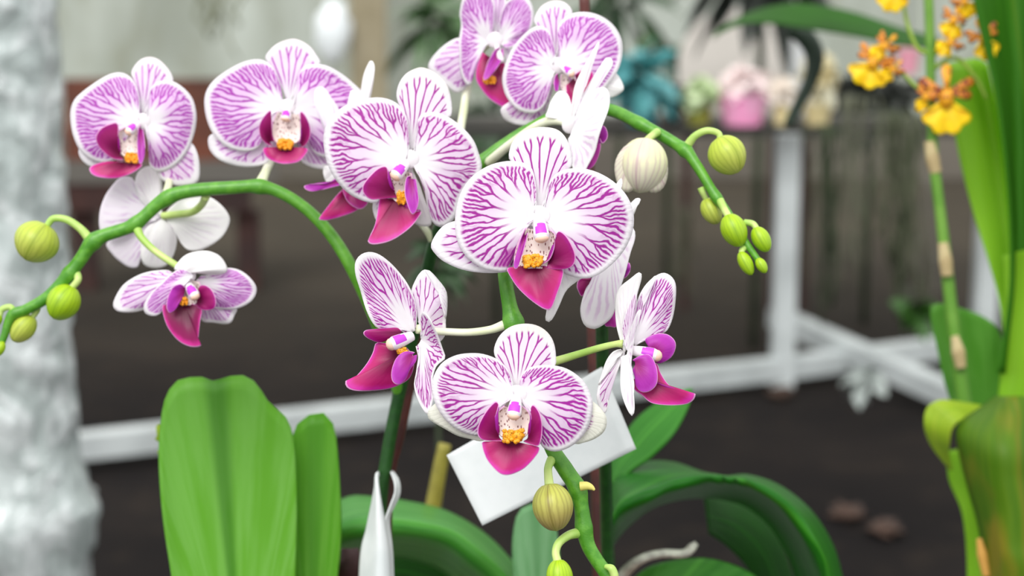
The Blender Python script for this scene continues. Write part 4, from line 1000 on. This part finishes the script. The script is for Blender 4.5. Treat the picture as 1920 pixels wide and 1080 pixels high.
e, bs_, tz, r = lathe_thing('potted_plant', 1532, 195, 236, 26, yp, POTP, flat('tan_pot', (206, 190, 140), .6), label='blurred cream flowered plant between the dark stem and yellow flowers', cat='potted plant')
foliage(e, (bs_.x, yp, tz + .06), .03, .09, 80, flat('cream_petals', (232, 230, 210), .5, .1, 20, rgb2=(214, 200, 150)), .04, seed=8)
# round topped white panels behind the pots
def panel(px0, px1, py0, y, mat, label, bot=240):
    p, q = W(px0, bot, y), W(px1, bot, y); h = W(px0, py0, y).z - p.z; n = 24; r = (q.x - p.x) / 2; cx = (p.x + q.x) / 2
    outl = [(q.x, p.z)] + [(cx + r * math.cos(t * math.pi / n), p.z + h - r + r * math.sin(t * math.pi / n)) for t in range(n + 1)] + [(p.x, p.z)]
    mb = MB(); rows = []
    for i, (x, z) in enumerate(outl): rows.append([Vector((cx, y - .012, p.z + h * .6)), Vector((x, y - .012, z)), Vector((x, y + .012, z)), Vector((cx, y + .012, p.z + h * .6))])
    mb.grid(rows + [rows[0]])
    e = empty('white_screen', Vector((cx, y, 0)), label, 'screen')
    mb.build('board', mat, e, smooth=False)
    for s_ in (-.8, .8):
        m2 = MB(); m2.box((cx + s_ * r, y + .03, (p.z + .1) / 2), (.012, .012, (p.z + .1) / 2)); m2.build('leg', M_wood2, e, smooth=False)
    return e
M_pan = flat('off_white_board', (214, 208, 200), .7, .2, 3, rgb2=(198, 192, 184))
panel(1270, 1475, 15, YB + .2, M_pan, 'off white round topped screen behind the pink pot')
panel(1480, 1520, 55, YB + .2, flat('grey_white_board', (206, 208, 208), .7), 'narrow pale screen left of the dark curved stem')
# pale things against the far wall at the left
mb = MB(); p = W(690, 0, YW - .4)
mb.box((p.x, YW - .4, .9), (.09, .05, .9)); tag(mb.build('wooden_post', flat('beige_post', (168, 158, 134), .8, .2, 4, rgb2=(140, 130, 104)), smooth=False), 'beige post by the far wall above the hidden flower', 'post')
mb = MB(); p = W(625, 60, YW - .5); mb.ball((p.x, YW - .5, p.z), .09, .07, .15, wob=.3); mb2 = mb
tag(mb.build('white_bag', flat('white_bag', (238, 244, 246), .4)), 'bright white bag by the far wall left of the beige post', 'bag')
mb = MB(); p = W(395, 30, YW - .6)
strands = MB()
rnd = random.Random(4)
def strands_thing(name, px, py0, py1, y, wpx, n, mat, label, cat, group=None, rpx=2.4, kind=None, seed=0):
    rnd = random.Random(seed); mb = MB()
    for i in range(n):
        x = px + rnd.gauss(0, wpx * .4); l = rnd.uniform(.45, 1.0); dy = rnd.uniform(-.05, .05); pts = []
        for k in range(10):
            t = k / 9; w_ = W(x + rnd.uniform(-3, 3) + wpx * .25 * math.sin(t * 5 + i), py0 + (py1 - py0) * l * t, y); w_.y += dy; pts.append(w_)
        mb.tube(pts, rpx * K * y * rnd.uniform(.5, 1.3), seg=5)
    return tag(mb.build(name, mat), label, cat, group, kind)
M_moss = flat('root_moss', (58, 66, 44), .9, .2, 12, rgb2=(92, 96, 74))
M_mossd = flat('root_moss_dark', (34, 46, 26), .9, .2, 12, rgb2=(56, 66, 42))
yr = 3.3
strands_thing('hanging_root', 1545, 235, 620, yr, 34, 16, M_mossd, 'dark trailing roots hanging nearest the tall white leg', 'hanging roots', seed=1)
strands_thing('hanging_root', 1600, 180, 560, yr + .3, 40, 12, flat('root_grey_green', (98, 100, 82), .9), 'pale grey trailing roots between the two dark bundles', 'hanging roots', seed=2, rpx=2.0)
strands_thing('hanging_root', 1690, 210, 640, yr, 52, 26, M_moss, 'thick dark trailing roots hanging nearest the yellow flower stem', 'hanging roots', seed=3, rpx=3.0)
strands_thing('hanging_root', 1285, 390, 560, yr + .4, 30, 7, flat('root_brown_green', (66, 66, 50), .9), 'faint trailing roots below the cream bud', 'hanging roots', seed=5, rpx=3)
strands_thing('hanging_root', 1740, 330, 560, yr + .5, 26, 8, flat('root_grey_green_b', (104, 102, 92), .9), 'faint pale trailing roots just left of the yellow flower stem', 'hanging roots', seed=6, rpx=2.0)
strands_thing('hanging_root', 400, -40, 110, 5.5, 60, 12, flat('twig_grey', (130, 134, 112), .9), 'grey hanging twigs against the far sheet between the two left flowers', 'hanging roots', seed=8, rpx=3)
# small leaf and pale leafy thing under the rails
e = empty('hanging_plant', W(1715, 585, 3.2), 'small round dark green leaves right of the trailing roots', 'plant')
foliage(e, W(1715, 585, 3.2), .03, .02, 26, flat('small_green_leaf', (44, 84, 22), .5), .045, seed=9, wd=.014)
foliage(e, W(1712, 560, 3.2), .01, .05, 8, M_mossd, .05, name='twig', seed=10, wd=.003)
_q = W(1618, 712, 3.1)
e = empty('pale_plant', Vector((_q.x, _q.y, 0)), 'pale silvery leafy tuft hanging under the crossing white rails', 'plant')
foliage(e, W(1618, 712, 3.1), .035, .03, 22, flat('silver_leaf', (150, 158, 154), .6), .035, seed=11, wd=.018, droop=.6)
# dark plants against the far wall
def bush(px, py, y, rx, rz, n, mat, label, seed, ll=.16, wd=.03, group=None, st=.012):
    c = W(px, py, y); e = empty('leafy_plant', Vector((c.x, c.y, c.z - rz)), label, 'plant', group)
    foliage(e, c, rx, rz, n, mat, ll, seed=seed, wd=wd, droop=.5)
    mb = MB(); mb.tube([Vector((c.x, c.y, .002)), c], st, seg=8); mb.build('stalk', M_mossd, e)
M_far = flat('far_leaf_green', (58, 92, 48), .6, .1, 12, rgb2=(84, 116, 72))
M_fard = flat('far_leaf_dark', (28, 52, 26), .6, .1, 12, rgb2=(50, 78, 44))
bush(815, 45, 6.9, .12, .2, 40, M_far, 'blurred green plant behind the gap left of the upper pair', 11, .2)
bush(1165, 10, YB + 1.0, .14, .10, 26, M_fard, 'dark leaves at the top just right of the upper pair', 12, .22)
bush(1430, -62, YB - .35, .20, .02, 60, flat('very_dark_leaf', (14, 26, 14), .6), 'dark leaves at the top above the round topped screen', 13, .16)
bush(1255, 85, YB + .6, .08, .08, 16, M_far, 'thin green leaves over the teal pot', 14, .12, .015)
bush(930, 235, YB, .10, .08, 26, M_fard, 'dark green plant behind the gap between the pale stalk and the arching stem', 15, .14)
bush(1635, 178, YB, .17, .07, 90, flat('black_green_leaf', (20, 26, 16), .6), 'dark foliage behind the yellow flowers', 16, .12)
bush(820, 500, 1.5, .020, .045, 70, M_fard, 'dark curly leaves behind the gap under the large left flower', 17, .025, .004, st=.0022)
for q, (px, py, c) in enumerate([(1465, 735, 'reddish brown leaf litter below the tall white leg'), (1660, 990, 'brown leaf litter on the ground left of the big leaves'), (1590, 960, 'small dry scrap on the ground beside the arching leaf')]):
    g = G(px, py, .012); mb = MB()
    mb.ball(g, .03, .04, .010, wob=.9, seed=q); tag(mb.build('leaf_litter', flat('litter_%d' % q, (64, 46, 36), .9)), c, 'leaf litter')

# ---- hanging strap leaf and curved dark stem at the top right
e = empty('strap_leaf_plant', P(1500, 20, 1.75), 'dark green strap leaf and curved dark stem hanging from the top at right', 'plant')
ribbon('leaf', [[(1335, 62, 1.7), (1380, 34, 1.7), (1440, 12, 1.7), (1510, 6, 1.7), (1600, 22, 1.7), (1690, 52, 1.7), (1760, 70, 1.7)], [(1335, 68, 1.66), (1390, 44, 1.66), (1440, 42, 1.66), (1510, 52, 1.66), (1600, 66, 1.66), (1690, 84, 1.66), (1760, 90, 1.66)]], flat('strap_leaf_green', (34, 84, 4), .95, .2, 10, rgb2=(26, 66, 4), trans=.05), e)
mb = MB(); tubepx(mb, [(1480, 52, 1.75, 16), (1510, 70, 1.75, 19), (1528, 105, 1.75, 18), (1520, 150, 1.75, 14), (1500, 190, 1.75, 12), (1478, 235, 1.75, 10)]); mb.build('stalk', flat('dark_stalk', (24, 44, 28), .6), e)

# ================================================================== yellow flowered plant at right
YO = 1.12
onc = empty('oncidium_plant', P(1850, 1150, YO), 'tall plant with broad strap leaves and small yellow brown flowers at right', 'plant')
M_big = leaf_mat('strap_deep_green', (44, 100, 8), (56, 116, 12), (80, 122, 16), trans=.15, rough=.7)
M_lt = leaf_mat('strap_bright_green', (146, 202, 40), (160, 212, 66), (130, 186, 36), trans=.45, rough=.5)
ribbon('leaf', [[(1812, -60, 1.10), (1838, 60, 1.10), (1862, 160, 1.10), (1876, 250, 1.10), (1888, 360, 1.10), (1893, 470, 1.10), (1890, 560, 1.10), (1870, 700, 1.10)], [(1900, -60, 1.14), (1910, 160, 1.13), (1915, 360, 1.12), (1915, 560, 1.11), (1900, 700, 1.11)], [(2000, -60, 1.10), (2000, 160, 1.08), (2000, 360, 1.07), (1990, 560, 1.07), (1960, 700, 1.08)]], M_big, onc)
ribbon('leaf', [[(1770, 120, 1.16), (1785, 220, 1.16), (1802, 310, 1.16), (1825, 400, 1.16), (1850, 480, 1.15), (1872, 560, 1.15), (1882, 640, 1.14), (1880, 760, 1.13)], [(1830, 110, 1.2), (1850, 200, 1.19), (1868, 320, 1.18), (1884, 440, 1.17), (1896, 560, 1.16), (1896, 760, 1.13)], [(1852, 120, 1.17), (1880, 240, 1.17), (1905, 360, 1.16), (1915, 480, 1.15), (1918, 600, 1.14), (1910, 760, 1.13)]], M_lt, onc)
ribbon('leaf', [[(1882, 480, 1.12), (1886, 600, 1.11), (1878, 700, 1.11), (1868, 790, 1.11)], [(1960, 460, 1.09), (1950, 600, 1.09), (1940, 700, 1.09), (1910, 800, 1.10)]], M_lt, onc)
leaf_sheet(onc, [(1860, 820), (1800, 780), (1775, 720), (1760, 650), (1746, 590), (1752, 570), (1790, 575), (1840, 592), (1872, 620), (1892, 690), (1890, 780)], (1865, 860), 1.15, leaf_mat('sheath_green', (78, 142, 40), (96, 156, 60), (90, 150, 50), trans=.25), crease=16)
ribbon('leaf', [[(1876, 770, 1.09), (1840, 762, 1.08), (1800, 756, 1.07), (1760, 752, 1.06), (1738, 765, 1.06), (1733, 795, 1.06), (1748, 835, 1.07), (1780, 876, 1.08)], [(1876, 800, 1.08), (1850, 800, 1.07), (1820, 790, 1.06), (1800, 790, 1.055), (1786, 805, 1.055), (1782, 830, 1.06), (1780, 850, 1.07), (1786, 880, 1.08)]], M_leafY, onc)
ribbon('leaf', [[(1870, 745, 1.07), (1838, 768, 1.06), (1806, 790, 1.055), (1796, 815, 1.05), (1806, 870, 1.05), (1822, 930, 1.05), (1840, 1000, 1.05), (1850, 1120, 1.05)], [(1900, 745, 1.03), (1890, 800, 1.02), (1888, 850, 1.01), (1890, 900, 1.01), (1900, 960, 1.01), (1900, 1020, 1.01), (1905, 1060, 1.01), (1905, 1140, 1.02)], [(1990, 740, 1.05), (1995, 800, 1.05), (1990, 900, 1.05), (1990, 1000, 1.05), (1990, 1140, 1.05)]], M_leafO, onc)
ribbon('leaf', [[(1776, 845, 1.11), (1782, 900, 1.11), (1805, 960, 1.10), (1814, 1040, 1.10), (1814, 1140, 1.10)], [(1822, 840, 1.10), (1836, 900, 1.09), (1852, 980, 1.09), (1866, 1060, 1.09), (1880, 1140, 1.09)]], M_lt, onc)
mb = MB(); tubepx(mb, [(1740, -30, YO, 9), (1744, 80, YO, 9), (1746, 180, YO, 9), (1750, 290, YO, 10), (1762, 390, YO, 10), (1774, 490, YO, 11), (1786, 600, YO, 12), (1800, 700, YO, 13), (1812, 800, YO, 14)], seg=14); fs = mb.build('flower_stem', flat('oncidium_stem', (86, 136, 34), .5, .1, 30, rgb2=(104, 150, 50)), onc)
M_tan = flat('dry_sheath', (192, 176, 132), .7, .1, 40, rgb2=(170, 150, 108))
for pts in ([(1744, 265, YO, 11), (1749, 300, YO, 13), (1755, 325, YO, 11)], [(1768, 455, YO - .004, 9), (1773, 490, YO - .004, 13), (1776, 518, YO - .004, 11)], [(1790, 630, YO - .006, 7), (1797, 660, YO - .006, 13), (1802, 690, YO - .006, 10)]):
    mb = MB(); tubepx(mb, pts, seg=12); mb.build('sheath', M_tan, fs)
mb = MB(); tubepx(mb, [(1836, 1010, 1.04, 5), (1842, 1040, 1.04, 10), (1850, 1080, 1.04, 8)], seg=12); mb.build('sheath', flat('orange_dry_tip', (200, 150, 70), .7), onc)
M_yel = flat('yellow_lip', (255, 226, 6), .5, .1, 200, rgb2=(252, 210, 8), trans=.3)
M_oran = spot_mat('orange_sepal', (226, 158, 20), (150, 70, 20), 260, .3)
M_brn = spot_mat('brown_petal', (206, 128, 30), (112, 36, 30), 300, .5)
M_ogr = flat('yellow_green_stalk', (140, 170, 60), .5)
def side_branch(pts):
    mb = MB(); tubepx(mb, pts, seg=8); return mb.build('side_stem', M_ogr, onc)
tz_ = P(1850, 1160, YO).z; pc_ = P(1870, 1160, 1.10)
mb = MB(); rr_ = .075
mb.grid([[Vector((pc_.x + rr_ * a * math.cos(t * math.tau / 36), pc_.y + rr_ * a * math.sin(t * math.tau / 36), BT + (tz_ - BT) * q)) for t in range(36)] for a, q in POTP], closed=True)
mb.build('pot', flat('grey_pot', (96, 98, 96), .7), onc)
for pts in ([(1745, 110, YO, 5), (1762, 90, YO, 5), (1790, 66, YO, 4), (1808, 40, YO, 3)], [(1746, 100, YO, 5), (1720, 90, YO, 4), (1700, 40, YO, 4), (1692, -10, YO, 3)],
            [(1748, 180, YO, 5), (1715, 160, YO, 4), (1690, 135, YO, 4), (1660, 115, YO, 3), (1640, 130, YO, 3)], [(1748, 130, YO, 5), (1790, 108, YO, 4), (1825, 140, YO, 4), (1850, 185, YO, 3)], [(1748, 190, YO, 5), (1770, 165, YO, 4), (1776, 180, YO, 3)]):
    side_branch(pts)
def onc_flower(cx, cy, r, ang=0.0, lipw=1.0, Y=YO - .01, full=True):
    """dancing-lady flower: frilled skirt lip, five narrow spotted segments"""
    ca, sa = math.cos(ang), math.sin(ang)
    T = lambda x, y: (cx + (x * ca - y * sa) * r, cy + (x * sa + y * ca) * r)
    mb = MB(); mb.ball(P(*T(0, .12), Y - .003), r * .16 * K * Y, r * .14 * K * Y, r * .2 * K * Y, wob=.2); fl = mb.build('flower', M_oran, onc)
    outl = [(x * lipw / .55, y) for x, y in ((-.08, .2), (-.18, .34), (-.42, .38), (-.56, .50), (-.50, .64), (-.36, .70), (-.28, .84), (-.12, .90), (0, .84), (.12, .90), (.28, .84), (.36, .70), (.50, .64), (.56, .50), (.42, .38), (.18, .34), (.08, .2))]
    sheet('lip', [T(*q) for q in outl], T(0, .1), Y, [M_yel, M_yel], fl, ns=44, nr=10, D=[0, 6, -4, 6, 0, 6, -4, 6, 0], bulge=3, thick=.0004)
    for a_, l_ in ((-90, .62), (-155, .66), (-25, .66), (-186, .55), (6, .55)) if full else ((-90, .7), (-150, .7), (-30, .7)):
        a2 = math.radians(a_); dx, dy = math.cos(a2), math.sin(a2); q = lambda t, w: T(dx * t * l_ - dy * w, dy * t * l_ + dx * w)
        sheet('petal', [q(.1, -.04), q(.5, -.08), q(.85, -.11), q(1, 0), q(.85, .11), q(.5, .08), q(.1, .04)], q(.05, 0), Y + .001, [M_brn if a_ not in (-90,) else M_oran, M_oran], fl, ns=20, nr=6, thick=.0004, D=[0, -4, 0], ripple=3)
    return fl
onc_flower(1775, 174, 88, 0, .52)
onc_flower(1640, 112, 62, .45, .62)
onc_flower(1842, 66, 54, -.30, .45)
onc_flower(1790, 34, 44, .35, .5)
onc_flower(1662, 84, 44, .8, .4)
onc_flower(1806, 0, 40, -.5, .5)
onc_flower(1676, -30, 60, .1, .5)
onc_flower(1786, 78, 40, .9, .45)
onc_flower(1738, 178, 40, .5, .3)
onc_flower(1676, 128, 36, .8, .4)
e, bs_, tz, r = lathe_thing('plant_pot', 1702, 92, 138, 20, 3.2, POTP, flat('pale_pink_pot', (222, 150, 168), .6), label='pale pink hanging pot seen between the yellow flowers', cat='pot')
mb = MB(); mb.tube([Vector((bs_.x, 3.2, tz)), Vector((bs_.x, 3.2, tz + .8))], .002, seg=6); mb.build('hanger', M_white_metal, e)

# bench under the near plants, out of the frame, so they stand on something
mb = MB(); mb.box((.05, .98, BT - .012), (.42, .22, .012))
for x in (-.34, .44):
    for y in (.79, 1.17): mb.box((x, y, (BT - .024) / 2), (.015, .015, (BT - .024) / 2))
tag(mb.build('display_table', flat('table_grey', (120, 122, 120), .6), smooth=False), 'grey table under the orchid pots, below the frame', 'table')

# ================================================================== camera, light
cam = bpy.data.cameras.new('camera'); co = bpy.data.objects.new('camera', cam); COL.objects.link(co)
co.location = (0, 0, CAMZ); co.rotation_euler = (math.pi / 2 - PITCH, 0, 0)
cam.lens = 60; cam.sensor_width = 36; cam.clip_start = .02
cam.dof.use_dof = True; cam.dof.focus_distance = .695; cam.dof.aperture_fstop = 8.0
S.camera = co
w = bpy.data.worlds.new('overcast'); S.world = w; w.use_nodes = True; nt = w.node_tree
bg = nt.nodes['Background']
tc = nt.nodes.new('ShaderNodeTexCoord'); sp = nt.nodes.new('ShaderNodeSeparateXYZ'); nt.links.new(tc.outputs['Generated'], sp.inputs[0])
c = mixc(nt, X(nt, sp.outputs[2]).smooth(-.2, .9), (0.68, 0.70, .70, 1), (1.0, 1.0, 1.0, 1))
nt.links.new(c, bg.inputs['Color']); bg.inputs['Strength'].default_value = 1.45
sun = bpy.data.lights.new('sun', 'SUN'); sun.energy = 2.2; sun.angle = math.radians(35); sun.color = (1.0, .985, .96)
so = bpy.data.objects.new('sun', sun); COL.objects.link(so)
d = Vector((0.25, 0.75, -0.85)); so.rotation_euler = d.to_track_quat('-Z', 'Y').to_euler(); so.location = (0, -1, 3)
vs = S.view_settings
S.display_settings.display_device = 'sRGB'
vs.view_transform = 'Standard'; vs.look = 'None'; vs.exposure = 0.0; vs.gamma = 1.0; vs.use_curve_mapping = False
